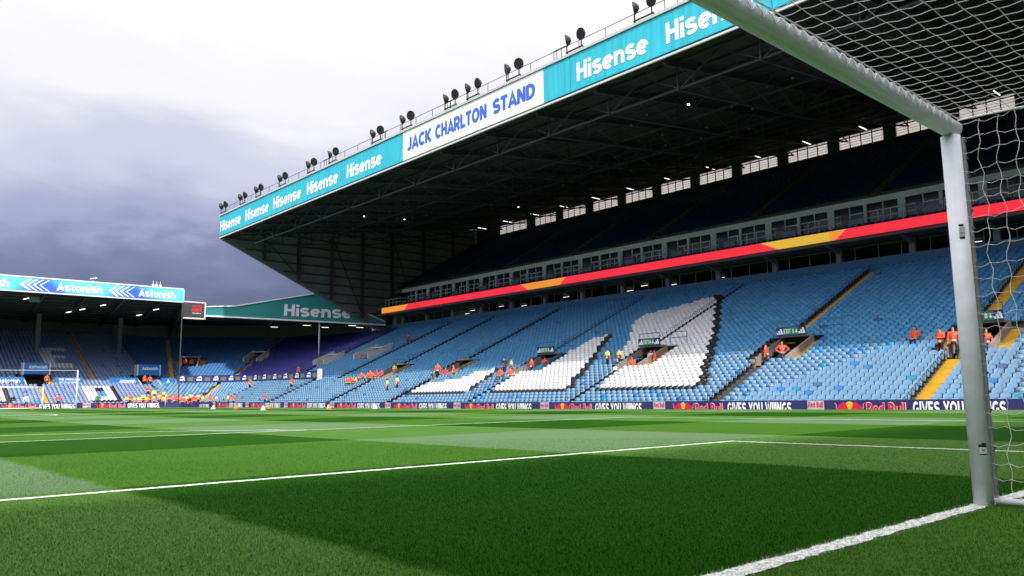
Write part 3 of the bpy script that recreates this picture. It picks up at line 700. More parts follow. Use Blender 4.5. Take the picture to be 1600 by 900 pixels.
# LED ribbon on the front of the upper level
led = {'red': mat('red led panel', (.05, .0, .005), emit=(1, .035, .065, .95)), 'orange': mat('orange led panel', (.05, .02, 0), emit=(.95, .33, .05, .9)), 'amber': mat('amber led panel', (.05, .03, 0), emit=(.82, .50, .055, .9))}
rib = bpy.data.objects.new('led_ribbon', None); col.objects.link(rib); rib.parent = ES
SEGS = [(99.6, 99.6, 92.6, 93.8, 'orange'), (93.8-.02, 92.58, 68.7, 67.3, 'red'), (68.7-.02, 67.28, 61.6, 60.6, 'orange')]
def ribbon(ta, ba, tb, bb, key):
    zt, zb = 14.32, 13.53; b = MB(); b.prism([(61.98, ta, zt), (61.98, ba, zb), (61.98, bb, zb), (61.98, tb, zt)], (.12, 0, 0)); b.build('led_panel', led[key], rib)
ribbon(99.6, 99.6, 92.6, 93.6, 'orange'); 
def cutpanel(y_top_hi, y_bot_hi, y_top_lo, y_bot_lo, key, n):
    for i in range(n):
        f0, f1 = i/n, (i+1)/n
        ribbon(y_top_hi+(y_top_lo-y_top_hi)*f0-.004, y_bot_hi+(y_bot_lo-y_bot_hi)*f0-.004, y_top_hi+(y_top_lo-y_top_hi)*f1+.004, y_bot_hi+(y_bot_lo-y_bot_hi)*f1+.004, key)
cutpanel(92.6, 93.6, 68.6, 67.2, 'red', 8); cutpanel(68.6, 67.2, 60.8, 61.8, 'orange', 2); cutpanel(60.8, 61.8, 36.0, 34.3, 'red', 8)
cutpanel(36.0, 34.3, 29.5, 29.5, 'amber', 2); cutpanel(29.5, 29.5, 28.0, 29.0, 'orange', 1); cutpanel(28.0, 29.0, 2, 2, 'red', 8)
b = MB(); b.box(62.1, -2, 13.5, 62.3, 99.6, 14.36); b.build('ribbon_backing', black, rib)

# executive box level: front with windows, balcony rails, dark seats
BF = 65.2
b = MB(); b.box(62.3, -6, 14.1, BF, 99.6, 14.2); b.build('balcony_floor', concrete, ES)
b = MB(); b.box(BF, -6, 16.85, BF+.3, 99.0, 17.35); b.build('box_front', boxw, ES)
for i, y in enumerate(np.arange(3.2, 98, 3.07)):
    wdt = .62 if i % 2 else .26
    b = MB(); b.box(BF-.03, y-wdt/2, 14.2, BF+.22, y+wdt/2, 16.85); p_ = b.build('box_pier', boxw, ES)
    b = MB(); b.box(BF+.12, y+wdt/2+.003, 14.2, BF+.15, y+3.07-wdt/2-.0, 16.85); w_ = b.build('box_window', glass, ES)
    f = MB(); mid = y+wdt/2+1.25
    f.box(BF+.05, mid-.04, 14.2, BF+.11, mid+.04, 16.85); f.box(BF+.05, y+wdt/2+.01, 16.1, BF+.11, mid-.045, 16.2); f.build('frame', boxw, w_)
for j, y in enumerate(np.arange(4, 98, 6.14)):
    b = MB()
    rail(b, [(63.2, y+.4, 14.6), (63.2, y+4.4, 14.6)], 1.1, .045, 1.0); rail(b, [(63.2, y+.4, 14.6), (65.1, y+.4, 14.6)], 1.1, .045, 1.0)
    b.build('balcony_rail', trimw, ES)
    b = MB(); b.box(62.9, y+4.5, 14.2, 62.94, y+5.8, 15.2); b.build('glass_screen', mat('greenish screen glass', (.10, .17, .18), rough=.2), ES)
    b = MB(); b.box(62.5, y+4.7, 14.2, 63.2, y+5.5, 14.42); b.build('box_step', yellow, ES)
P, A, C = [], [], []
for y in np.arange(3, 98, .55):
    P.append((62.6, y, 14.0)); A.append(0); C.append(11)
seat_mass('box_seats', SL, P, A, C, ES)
# upper tier
b = MB(); UX, UZ, US, UR = 65.5, 17.5, .8, .455
for k in range(21): b.box(UX+US*k, -8, UZ+UR*(k-1)-.1, UX+US*(k+1), 101.4, UZ+UR*k)
b.build('upper_terrace', concrete, ES)
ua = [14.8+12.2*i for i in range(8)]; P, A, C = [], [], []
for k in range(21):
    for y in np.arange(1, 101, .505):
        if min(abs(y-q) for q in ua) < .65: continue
        P.append((UX+US*k+.52, y, UZ+UR*k)); A.append(0); C.append(11)  # darker blue stands in for the shade on these seats
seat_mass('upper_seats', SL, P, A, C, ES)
for q in ua:
    b = MB()
    for k in range(21): b.box(UX+US*k-.01, q-.5, UZ+UR*k+.002, UX+US*k+.4, q+.5, UZ+UR*k+UR/2)
    b.build('upper_aisle_steps', mat('shade-dulled yellow paint', (.08, .05, .012), rough=.8, noise=.4, nscale=1.5), ES)  # yellow darkened to stand for the shade of the upper tier
# back wall with a row of long windows under the eaves
wins = [(89.1, 95.7)]+[(82.5-6.22*i-.02, 87.2-6.2*i) for i in range(16)]
wy = sorted(wins); c = -12
wl_ = MB(); wl_.box(82.2, -12, 8, 82.5, 101.8, 27.55); wl_.box(82.2, -12, 29.02, 82.5, 101.8, 30.2)
for a, e in wy:
    if a > c: wl_.box(82.2, c, 27.55, 82.5, a, 29.02)
    c = e
wl_.box(82.2, c, 27.55, 82.5, 101.8, 29.02); bw = wl_.build('back_wall', mat('dark back wall', (.05, .05, .052), rough=.8), ES)
pane_m = bpy.data.materials.new('frosted eaves glazing'); pane_m.use_nodes = True; t_ = pane_m.node_tree; t_.nodes.clear()
o_ = N(t_, 'ShaderNodeOutputMaterial'); tr_ = N(t_, 'ShaderNodeBsdfTransparent'); tl_ = N(t_, 'ShaderNodeBsdfTranslucent'); mx_ = N(t_, 'ShaderNodeMixShader')
tr_.inputs[0].default_value = (1, .97, .90, 1); tl_.inputs[0].default_value = (.95, .88, .78, 1); mx_.inputs[0].default_value = .45
t_.links.new(tr_.outputs[0], mx_.inputs[1]); t_.links.new(tl_.outputs[0], mx_.inputs[2]); t_.links.new(mx_.outputs[0], o_.inputs[0])
for a, e in wy:
    w = MB(); w.box(82.33, a, 27.55, 82.36, e, 29.02); wo = w.build('eaves_window', pane_m, bw); f = MB()
    for i in range(1, 4): y = a+(e-a)*i/4; f.box(82.24, y-.05, 27.55, 82.31, y+.05, 29.02)
    f.box(82.25, a, 28.66, 82.30, e, 28.78); f.box(82.255, a, 28.10, 82.295, e, 28.14); f.box(82.255, a, 27.83, 82.295, e, 27.855); f.box(82.255, a, 28.38, 82.295, e, 28.405)
    f.build('glazing_bar', black, wo)
# roof: sheeting, rafters, purlins, lattice girders, fascia, walkway rail
RZ0, RZ1 = 22.75, 29.55
def rz(x): return RZ0+(RZ1-RZ0)*(x-38.3)/(82.2-38.3)
RF = MB(); RF.prism([(38.25, -12, RZ0), (82.6, -12, RZ1), (82.6, -12, RZ1+.35), (38.25, -12, RZ0+2.6)], (0, 114, 0)); roof = RF.build('roof', roof_sheet, ES)
for x in np.arange(40, 82, 2.6): b = MB(); b.bar((x, -11.9, rz(x)-.11), (x, 101.8, rz(x)-.11), .12, .2); b.build('purlin', steel_dark, roof)
for y in np.arange(-8.5, 102, 6.15):
    b = MB(); b.bar((38.6, y, rz(38.6)-.35), (82, y, rz(82)-.35), .22, .4)
    # lattice below the rafter
    X = np.arange(40, 80, 4.2); lo = lambda x: rz(x)-1.9-(.9*(1-abs(x-58)/22))
    for i in range(len(X)-1):
        b.bar((X[i], y, lo(X[i])), (X[i+1], y, lo(X[i+1])), .14); b.bar((X[i], y, rz(X[i])-.4), (X[i+1], y, lo(X[i+1])), .08); b.bar((X[i], y, lo(X[i])), (X[i], y, rz(X[i])-.3), .09)
    b.build('roof_truss', steel_dark, roof)
for x in (40.2, 48.6, 57):
    b = MB()
    zc = rz(x)-2.0; ysn = np.arange(-8.5, 102, 6.15)
    for i in range(len(ysn)-1):
        b.bar((x, ysn[i], zc), (x, ysn[i+1], zc), .12); b.bar((x, ysn[i], zc), (x, (ysn[i]+ysn[i+1])/2, rz(x)-.3), .08); b.bar((x, (ysn[i]+ysn[i+1])/2, rz(x)-.3), (x, ysn[i+1], zc), .08)
    b.build('wind_girder', steel_dark, roof)
for y in np.arange(8, 98, 6.15):
    for x in (76.5,):
        b = MB(); b.bar((x-.2, y, rz(x)-1.0), (x+1.5, y, rz(x)-1.0), .08, .05); b.build('roof_lamp', lampm, roof)
for i in range(46):
    x, y = random.uniform(46, 72), random.uniform(14, 100); b = MB(); b.box(x, y, rz(x)-1.1, x+.14, y+.16, rz(x)-.98); b.build('roof_fitting', lampm if i % 15 == 0 else mat('grey fitting', (.25, .25, .25)), roof)  # small roof fittings, a few lit as lamp dots
FX = 38.0; FZ0, FZ1 = 22.72, 25.42
fas = bpy.data.objects.new('roof_fascia', None); col.objects.link(fas); fas.parent = ES
for a, e, m in ((86.62, 102, cyan), (69.5, 86.58, cyan), (58.16, 69.46, cyan), (53.3, 58.12, white_v), (39.2, 53.26, white_v), (36.4, 39.16, cyan), (20.2, 36.36, cyan), (4, 20.16, cyan), (-12, 3.96, cyan)):
    b = MB(); b.box(FX, a, FZ0, FX+.12, e, FZ1); b.build('fascia_panel', m, fas)
b = MB(); b.box(FX+.125, -12, FZ0-.05, FX+.35, 102, FZ1+.02); b.build('fascia_backing', steel_dark, fas)
b = MB(); b.box(FX-.1, -12, FZ1+.03, FX+.5, 102.05, FZ1+.22); b.build('capping', mat('pale capping', (.5, .5, .52), rough=.6), fas)
b = MB(); b.box(FX-.03, -12, FZ0-.30, FX+.10, 102.05, FZ0-.16); b.build('gutter', trimw, fas)
for yl, yr in ((101.7, 95.0), (93.6, 86.9), (85.6, 78.5), (77.1, 70.2), (68.4, 61.8), (35.7, 29.2), (27.7, 21.2), (19, 12.5)):
    lettering('Hisense', yl-yr, 1.42, (FX-.022, yl, FZ0+.55), (0,-1,0), (0,0,1), white_t, fas, .21)
lettering('JACK', 57.4-53.6, 1.22, (FX-.022, 57.4, FZ0+.75), (0,-1,0), (0,0,1), blue_t, fas, .245)
lettering('CHARLTON', 53.0-45.9, 1.22, (FX-.022, 53.0, FZ0+.75), (0,-1,0), (0,0,1), blue_t, fas, .245)
lettering('STAND', 45.1-40.1, 1.22, (FX-.022, 45.1, FZ0+.75), (0,-1,0), (0,0,1), blue_t, fas, .245)
b = MB(); rzt = FZ1+.22
for y in np.arange(-11, 102.1, 2.6): b.tube([(FX+.4, y, rzt), (FX+.4, y, rzt+.95)], .03, 5); 
for y in (62.4, 74, 51.8, 38.1, 27): b.tube([(FX+.4, y, rzt), (FX+.4, y, rzt+.95)], .03, 5); b.tube([(FX+.4, y-.5, rzt), (FX+.4, y-.5, rzt+.95)], .03, 5); b.bar((FX+.4, y+.3, rzt+.97), (FX+.4, y-1.0, rzt+.97), .12, .05)
b.tube([(FX+.4, -11, rzt+.95), (FX+.4, 102, rzt+.95)], .028, 5); b.build('walkway_rail', steel_dark, fas)
# gable cladding at both ends
def gable(y, pts, name='gable_wall', s=1):
    b = MB(); b.prism([(x, y, z) for x, z in pts], (0, .12, 0)); return b.build(name, clad, ES)
gp = [(38.2, 22.6), (52, 16.4), (63.2, 11.2), (82.4, 11.0), (82.4, 29.4), (38.2, 25.3)]
gw = gable(101.95, gp)
def zlow(x): return 22.6+(16.4-22.6)*(x-38.2)/13.8 if x < 52 else max(11.2, 16.4+(11.2-16.4)*(x-52)/11.2)
girt = mat('dark girt steel', (.05, .05, .05), rough=.6)
for z in np.arange(12.4, 28.5, 1.28):
    xl = next((x for x in np.arange(38.3, 82, .1) if zlow(x) < z-.2), 64); xr = 82.2
    if z > 23: xl = 38.4+(z-22.8)/(29.5-22.8)*43
    if xl > 80: continue
    b = MB(); b.box(xl, 101.76, z-.07, xr, 101.94, z+.07); b.build('girt', girt, gw)
for x in (44.2, 49.4, 54.6, 59.8, 65, 71, 77): b = MB(); b.box(x-.2, 101.4, zlow(x)+.1, x+.2, 101.75, rz(x)-.2); b.build('gable_post', girt, gw)
for x in (44.2, 54.6, 65): b = MB(); b.bar((x, 101.55, rz(x)-.6), (x+5.2, 101.55, zlow(x+5.2)+.6), .12); b.build('gable_brace', girt, gw)
b = MB(); b.bar((38.2, 102.1, 22.5), (52, 102.1, 16.3), .3, .22); b.bar((52, 102.1, 16.3), (63.2, 102.1, 11.1), .3, .22); b.build('gable_trim', mat('trim grey', (.22, .22, .22)), gw)
gable(-12.1, gp)
# big end column by the corner
b = MB(); b.box(64.4, 99.3, ZT-1.5, 65.4, 100.3, 13.3); b.build('end_column', colm, ES)

# floodlights on the fascia, alike pairs, each a thing of its own
def floodlight(y):
    t = thing('floodlight', (FX+.1, y, FZ1+.22), 'pair of black round floodlights on the edge of the tall stand roof', 'floodlight', 'floodlight pairs along the roof edge')
    z = FZ1+.22; b = MB(); b.bar((FX-.1, y-.85, z+.12), (FX-.1, y+.85, z+.12), .09); b.bar((FX-.1, y-.8, z+.1), (FX+.3, y-.8, z), .07); b.bar((FX-.1, y+.8, z+.1), (FX+.3, y+.8, z), .07); b.build('bracket', black, t)
    for s, turn in ((.75, random.uniform(.5, 1.6)), (-.7, random.uniform(-.4, .25))):
        b = MB(); b.bar((FX-.1, y+s, z+.14), (FX-.1, y+s, z+.62), .07); n = Vector((-1, turn, -.25)).normalized(); c = Vector((FX-.1, y+s, z+1.05))
        h = MB(); h.disc(c-n*.02, n, .44, .10, 18); h.tube([c-n*.02, c-n*.18, c-n*.32], .3, 10, rs=[.42, .30, .13]); h.build('lamp_head', black, t); b.build('yoke', black, t)
    return t
for y in (100.7, 94.5, 89.7, 83.1, 76.1, 71.3, 62.6, 57.4, 50.7, 47.6, 42.5, 35.8, 29.4, 22.5): floodlight(y)

# ------------------------------------------------------------------ corner stand
CS = thing('corner_stand', (CX+6, CY+6, -.6), 'low corner stand with purple seats under a pale roof and teal gable sign', 'stand')
terrace('C', 0, 90, range(NR), CS)
b = MB()
sl = seat_list('C', 0.3, 89.7, range(NR)); 
seat_mass('seats', SL, [s[0] for s in sl], [s[1] for s in sl], [s[2] for s in sl], CS)
for a, b_, k0, k1 in VOM['C']: vomitory('C', a, b_, k0, k1, CS, greyw, None, rails=False, tallwall=.9)
# advertising band along the cross gangway, one panel per length
bandm = mat('indigo band print', (.022, .028, .16), rough=.5)
def band_panel(p, q, z0, z1, parent, words=True):
    p, q = Vector((*p, 0)), Vector((*q, 0)); d = (q-p).normalized(); n = Vector((d.y, -d.x, 0))    # n faces the pitch when p is on the left
    b = MB(); b.prism([(p.x, p.y, z0), (q.x, q.y, z0), (q.x, q.y, z1), (p.x, p.y, z1)], -n*.06); o = b.build('band_panel', bandm, parent)
    L = (q-p).length
    if words:
        s = p+d*(L*.08)+n*.02; lettering('amt', L*.34, (z1-z0)*.42, (s.x, s.y, z0+(z1-z0)*.22), d, (0,0,1), white_t, o, .05)
        e = p+d*(L*.56)+n*.012; w = L*.34; b = MB(); b.quad((e.x, e.y, z0+.2*(z1-z0)), (e.x+d.x*w, e.y+d.y*w, z0+.2*(z1-z0)), (e.x+d.x*w, e.y+d.y*w, z0+.72*(z1-z0)), (e.x, e.y, z0+.72*(z1-z0))); b.build('print', mat('olive print', (.16, .15, .08), rough=.6), o)
        s = p+d*(L*.09)+n*.012; b = MB(); b.add([tuple(s+d*(L*.02)+Vector((0,0,z0+(z1-z0)*.66))), tuple(s+d*(L*.32)+Vector((0,0,z0+(z1-z0)*.66))), tuple(s+d*(L*.26)+Vector((0,0,z0+(z1-z0)*.88))), tuple(s+d*(L*.12)+Vector((0,0,z0+(z1-z0)*.82)))], [(0,1,2,3)]); b.build('emblem', white_t, o)
    return o
bd = 7.0; bp_ = [at('C', v, bd)[:2] for v in np.arange(72, -1, -12)]+[(CX+R0+bd, y) for y in np.arange(CY-3.3, 86.5, -3.3)]
for i in range(len(bp_)-1):
    zb = 3.35+lift('E', min(106, bp_[i][1])); band_panel(bp_[i], bp_[i+1], zb, zb+1.0, CS)
b = MB(); x, y = bp_[-1]; b.box(x-.15, y-.5, 2.5, x+.3, y-.05, 4.7); b.build('band_end_post', trimw, CS)
# back wall of the corner
b = MB(); vs = np.arange(0, 95, 7)
for i in range(len(vs)-1):
    p, q = at('C', vs[i], 24.9), at('C', vs[i+1], 24.9); b.prism([(p[0], p[1], 10), (q[0], q[1], 10), (q[0], q[1], 14.2), (p[0], p[1], 14.2)], (.15, .2, 0))
b.build('back_wall', mat('corner back wall', (.13, .13, .13), rough=.8), CS)
# roof: pale top, dark underside; front edge carries the teal sign
S0, S1 = Vector((41.5, 115.15, 0)), Vector((63.2, 100.4, 0)); sdv = (S1-S0).normalized(); sn = Vector((sdv.y, -sdv.x, 0))
SLn = (S1-S0).length
def sp(t, z, off=0): p = S0+sdv*t+sn*off; return Vector((p.x, p.y, z))
tl = [(0, 14.62), (4.3, 14.75), (16.4, 16.75), (SLn, 12.35)]; bl = [(0, 13.45), (SLn, 12.05)]
b = MB(); b.prism([sp(0, 13.45), sp(SLn, 12.05), sp(SLn, 12.35), sp(16.4, 16.75), sp(4.3, 14.75), sp(0, 14.62)], -sn*.12); cs_sign = b.build('gable_sign', teal, CS)
lettering('Hisense', 10.0, 1.75, sp(11.2, 13.35, .03), sdv+Vector((0, 0, -.045)), Vector((0, 0, 1))+sdv*.045, mat('grey-white lettering', (.62, .62, .66)), cs_sign, .036)
b = MB()
for i in range(3): b.bar(sp(tl[i][0], tl[i][1]+.06, .05), sp(tl[i+1][0], tl[i+1][1]+.06, .05), .2, .16)
b.bar(sp(0, 13.33, .05), sp(SLn, 11.93, .05), .24, .22); b.build('sign_trim', trimw, cs_sign)
b = MB(); back = [(x, y) for x, y, _ in (at('C', v, 26.5) for v in (93, 62, 30, 4))]
fr = [sp(t, z, -.15) for t, z in tl]
for i in range(3):
    z = 16.6; b.quad(fr[i], fr[i+1], (back[i+1][0], back[i+1][1], z), (back[i][0], back[i][1], z))
b.build('roof', mat('pale roof sheet', (.52, .50, .49), rough=.7, noise=.12, nscale=.4), CS)
b = MB(); fr2 = [sp(t, z, -.16) for t, z in ((0, 13.4), (6, 13.0), (15, 12.5), (SLn, 12.0))]
for i in range(3): b.quad((back[i][0], back[i][1], 13.6), (back[i+1][0], back[i+1][1], 13.6), fr2[i+1], fr2[i])
b.quad(sp(0, 13.4, -.16), sp(0, 14.6, -.16), (back[0][0], back[0][1], 16.6), (back[0][0], back[0][1], 13.6)); b.build('ceiling', roof_sheet, CS)
for t, o in ((13.5, -4), (16, -7), (20.5, -3), (21.5, -6), (8, -8)):
    b = MB(); p, q = sp(t, 12.55-.02*t, o), sp(t+1.1, 12.52-.02*t, o); b.bar(p, q, .10, .05); b.build('tube_lamp', lampm, CS)
p = sp(16.4, 12.4, -.3); xp, yp = p.x, p.y; dd = math.hypot(xp-CX, yp-CY)-R0
b = MB(); b.tube([(xp, yp, zrow(int(dd/STEP), 'C', 20)), (xp, yp, 12.4)], .11, 10); b.build('roof_post', trimw, CS, True)
# small dark sign at the left of the gable, with red emblem
AM = Vector((38.15, 115.0, 0)); b = MB(); b.box(38.15, 115.0, 12.95, 41.2, 115.2, 15.12); ams = b.build('corner_sign', mat('charcoal sign', (.05, .05, .055), rough=.5), CS)
lettering('amt', 1.5, .62, (39.35, 114.98, 13.85), (1,0,0), (0,0,1), mat('red sign print', (.65, .02, .04)), ams, .05)
b = MB(); b.add([(39.3, 114.98, 14.5), (40.9, 114.98, 14.5), (40.6, 114.98, 14.85), (40.1, 114.98, 14.68), (39.7, 114.98, 14.72)], [(0,1,2,3,4)]); b.build('emblem', mat('red sign print', (.65, .02, .04)), ams)
lettering('auto', 1.3, .14, (39.45, 114.98, 13.55), (1,0,0), (0,0,1), white_t, ams, .03)
b = MB(); b.box(38.1, 114.95, 15.13, 41.3, 115.3, 15.3); b.box(38.1, 114.95, 12.75, 41.3, 115.3, 12.94); b.box(41.22, 114.95, 12.75, 41.4, 115.3, 15.3); b.build('sign_frame', trimw, ams)
b = MB(); b.quad((38.1, 115.3, 15.1), (41.4, 115.3, 15.1), (44.5, 133, 16.6), (38.6, 133, 16.9)); b.build('roof_infill', MATS['pale roof sheet'], CS)

# ------------------------------------------------------------------ end stand behind the far goal
DS = thing('end_stand', (20, CY+R0, -.6), 'single-tier end stand with bright blue banner along its roof edge and white seat letters', 'stand')
NX0, NX1 = 2.0, CX
terrace('N', NX0, NX1, range(48), DS)
sl = seat_list('N', NX0, NX1, range(48)); seat_mass('seats', ST, [s[0] for s in sl], [s[1] for s in sl], [s[2] for s in sl], DS)
b = MB(); b.box(NX0, CY+R0-.35, -.6, NX1, CY+R0-.02, .12); b.build('front_wall', concrete, DS)
ast = mat('sky blue banner', (.02, .17, .50), rough=.5)
for a, b_, k0, k1 in VOM['N']:
    vo = vomitory('N', a, b_, k0, k1, DS, greyw, None, rails=False, tallwall=.5)
    y = CY+R0+STEP*k0+.05; b = MB(); zt = zrow(k0, 'N')+1.75; b.box(a-.2, y+1.2, zt, b_+.2, y+1.3, zt+1.5); s_ = b.build('banner', ast, vo)
    lettering('Astonish', 2.2, .45, (a+.3, y+1.18, zt+.75), (1,0,0), (0,0,1), white_t, s_, .03); 
    for xa in (a-.35, b_+.21): b = MB(); b.box(xa, y+1.15, zt-.1, xa+.14, y+2.6, zt+1.5); b.build('banner_frame', greyw, vo)
yb_ = CY+R0+STEP*K(9)-.1; zb_ = zrow(K(9), 'N')+.15
for a, e, s in ((10.5, 14.5, 'Astonish'), (14.8, 19.2, 'Astonish'), (22.7, 26.1, 'THE PINNACLE'), (29.4, 33.2, 'Astonish'), (36.4, 38.2, 'A')):
    b = MB(); b.box(a, yb_, zb_, e, yb_+.08, zb_+.95); o = b.build('band_banner', ast, DS)
    if s == 'THE PINNACLE':
        lettering(s, 2.6, .26, (a+.5, yb_-.022, zb_+.55), (1,0,0), (0,0,1), white_t, o, .01); lettering('OF CLEANING', 2.4, .24, (a+.6, yb_-.022, zb_+.16), (1,0,0), (0,0,1), white_t, o, .01)
    else: lettering(s, (e-a)*(.55 if len(s) > 1 else .3), .5, (a+(e-a)*.36, yb_-.022, zb_+.25), (1,0,0), (0,0,1), white_t, o, .03)
b = MB(); b.box(NX0, CY+R0+25.7, 9, 38, CY+R0+26, 13.6); b.build('back_wall', mat('end stand back wall', (.09, .09, .092), rough=.85, noise=.15), DS)
DF = 108.0
def fx(x): return -1.978+(x+1.978)*.9565
def fz(z): return .718+(z-.718)*.9565
def re_(y): return fx(37.4)+(43.2-fx(37.4))*(y-DF)/29.0
b = MB(); b.add([(0, DF, fz(14.95)), (fx(37.4), DF, fz(14.95)), (43.2, 137, 13.3), (0, 137, 13.3), (0, DF, fz(15.3)), (fx(37.4), DF, fz(15.3)), (43.2, 137, 13.7), (0, 137, 13.7)], [(3,2,1,0),(4,5,6,7),(0,1,5,4),(1,2,6,5),(2,3,7,6),(3,0,4,7)]); droof = b.build('roof', roof_sheet, DS)
def rzn(y): return fz(14.95)+(13.3-fz(14.95))*(y-DF)/29.0
for x in np.arange(1, 36, 4.55): b = MB(); b.bar((x, DF+.3, rzn(DF)-.22), (x+.15*x, 136.5, 13.1), .2, .35); b.build('roof_beam', steel_dark, droof)
for y in np.arange(DF+2, 136, 2.8): b = MB(); b.bar((.2, y, rzn(y)-.09), (re_(y)-.2, y, rzn(y)-.09), .1, .14); b.build('roof_purlin', steel_dark, droof)
for x in (11.2, 22.4, 33.3): b = MB(); b.box(x-.28, 127.6, zrow(31, 'N'), x+.28, 128.2, 13.7); b.build('column', colm, DS)
b = MB(); b.tube([(fx(37.3), DF-.1, -.5), (fx(37.3), DF-.1, 14.2)], .08, 8); b.build('end_post', steel_dark, DS)
b = MB(); b.prism([(re_(108.2)+.05, 108.2, 14.3), (re_(114)+.05, 114, 12.6), (re_(136.9)+.05, 136.9, 11.3), (re_(136.9)+.05, 136.9, 13.7), (re_(108.2)+.05, 108.2, 15.6)], (.1, 0, 0)); b.build('end_frame', steel_dark, DS)
# roof banner: gradient print, chevrons and lettering
bm = bpy.data.materials.new('blue gradient banner'); bm.use_nodes = True; t_ = bm.node_tree; bs = t_.nodes['Principled BSDF']
g0 = N(t_, 'ShaderNodeNewGeometry'); sp_ = N(t_, 'ShaderNodeSeparateXYZ'); t_.links.new(g0.outputs['Position'], sp_.inputs[0])
def TM(op, a, b_=None):
    n = N(t_, 'ShaderNodeMath', operation=op)
    for i, v in enumerate((a, b_)):
        if v is None: continue
        if isinstance(v, (int, float)): n.inputs[i].default_value = v
        else: t_.links.new(v, n.inputs[i])
    return n.outputs[0]
ph = TM('ADD', TM('MULTIPLY', TM('PINGPONG', TM('SUBTRACT', sp_.outputs[0], 19.0), 5.1), .19), TM('MULTIPLY', TM('SUBTRACT', 15.9, sp_.outputs[2]), -.25))
rp = N(t_, 'ShaderNodeValToRGB'); t_.links.new(TM('ADD', ph, .15), rp.inputs[0]); rp.color_ramp.elements[0].color = (.02, .09, .62, 1); rp.color_ramp.elements[1].color = (.09, .62, .86, 1); rp.color_ramp.elements[0].position = .1; rp.color_ramp.elements[1].position = .75
t_.links.new(rp.outputs[0], bs.inputs['Base Color']); bs.inputs['Roughness'].default_value = .5; t_.links.new(rp.outputs[0], bs.inputs['Emission Color']); bs.inputs['Emission Strength'].default_value = .35  # banner print given a faint glow of its own
dfs = bpy.data.objects.new('roof_banner', None); col.objects.link(dfs); dfs.parent = DS
for a, e in ((0, 9.3), (9.32, 18.6), (18.62, 27.9), (27.92, fx(37.4))): b = MB(); b.box(a, DF-.1, fz(14.95), e, DF, fz(16.6)); b.build('banner_panel', bm, dfs)
b = MB(); b.box(0, DF-.16, fz(16.62), fx(37.45), DF+.3, fz(16.8)); b.box(0, DF-.14, fz(14.78), fx(37.45), DF+.1, fz(14.93)); b.box(fx(37.41), DF-.14, fz(14.95), fx(37.5), DF+.1, fz(16.6)); b.build('banner_trim', trimw, dfs)
for x0, x1 in ((11.0, 16.1), (21.4, 26.8), (31.4, 36.3)): lettering('Astonish', (x1-x0)*.9565, 1.0, (fx(x0), DF-.125, fz(15.25)), (1,0,0), (0,0,1), white_t, dfs, .036)
for x0 in (17.2, 27.5):
    for i in range(4):
        b = MB(); x = fx(x0)+i*.69; w = .30-.05*i
        b.add([(x+1.0, DF-.112, fz(16.5)), (x, DF-.112, fz(15.78)), (x+w*1.3, DF-.112, fz(15.78)), (x+1.0+w, DF-.112, fz(16.5))], [(0,1,2,3)]); b.add([(x, DF-.112, fz(15.775)), (x+1.0, DF-.112, fz(15.05)), (x+1.0+w, DF-.112, fz(15.05)), (x+w*1.3, DF-.112, fz(15.775))], [(0,1,2,3)]); b.build('chevron', white_t, dfs)
for x, y in ((17.6, 112), (24.6, 122), (25.5, 118.5), (26.8, 113.5), (33.6, 121), (33.9, 114.5)):
    b = MB(); z = rzn(y)-.45; b.bar((x, y, z), (x+.35, y-1.1, z+.07), .12, .08); b.build('tube_lamp', lampm, DS)
b = MB(); b.tube([(24.4, DF, 16.1), (24.4, DF, 16.4)], .05, 6); b.bar((24.0, DF-.2, 16.4), (24.8, DF-.1, 16.6), .2, .14); b.build('roof_camera', trimw, DS)
b = MB()
for dx in (0, .45, .9): b.tube([(31.7+dx, DF, 16.1), (31.7+dx, DF, 16.8)], .04, 6); b.box(31.56+dx, DF-.1, 16.12, 31.84+dx, DF+.1, 16.4)
b.build('roof_antenna', trimw, DS)
b = MB(); b.box(17.9, 110, 13.3, 19.0, 110.3, 13.9); b.build('roof_box', mat('grey fitting', (.25, .25, .25)), DS)

# ------------------------------------------------------------------ stand behind the camera: it shades the near turf
SS = thing('south_stand', (0, -20, -.6), 'roofed stand behind the near goal that shades the goalmouth', 'stand')
b = MB()
for k in range(30): b.box(-38, -10.8-.8*(k+1), -.6, 38, -10.8-.8*k, .2+.33*k)
b.build('terrace', concrete, SS)
b = MB(); b.prism([(-46, -10.0, 14.0), (-46, -36, 16.5), (-46, -36, 17.2), (-46, -10.0, 14.2)], (92, 0, 0)); b.build('roof', roof_sheet, SS)
b = MB(); b.box(-46, -36.4, -.6, 46, -36, 17.0); b.build('back_wall', clad, SS)

WS = thing('west_stand', (-42, 50, -.6), 'roofed stand along the touchline opposite the two-tier stand', 'stand')
b = MB()
for k in range(26): b.box(-42.5-.8*(k+1), -6, -.6, -42.5-.8*k, 106, .2+.36*k)
b.build('terrace', concrete, WS)
b = MB(); b.prism([(-41, -8, 15.8), (-66, -8, 18), (-66, -8, 18.5), (-41, -8, 17.4)], (0, 116, 0)); b.build('roof', roof_sheet, WS)
b = MB(); b.box(-66.4, -8, -.6, -66, 108, 18.4); b.build('back_wall', clad, WS)

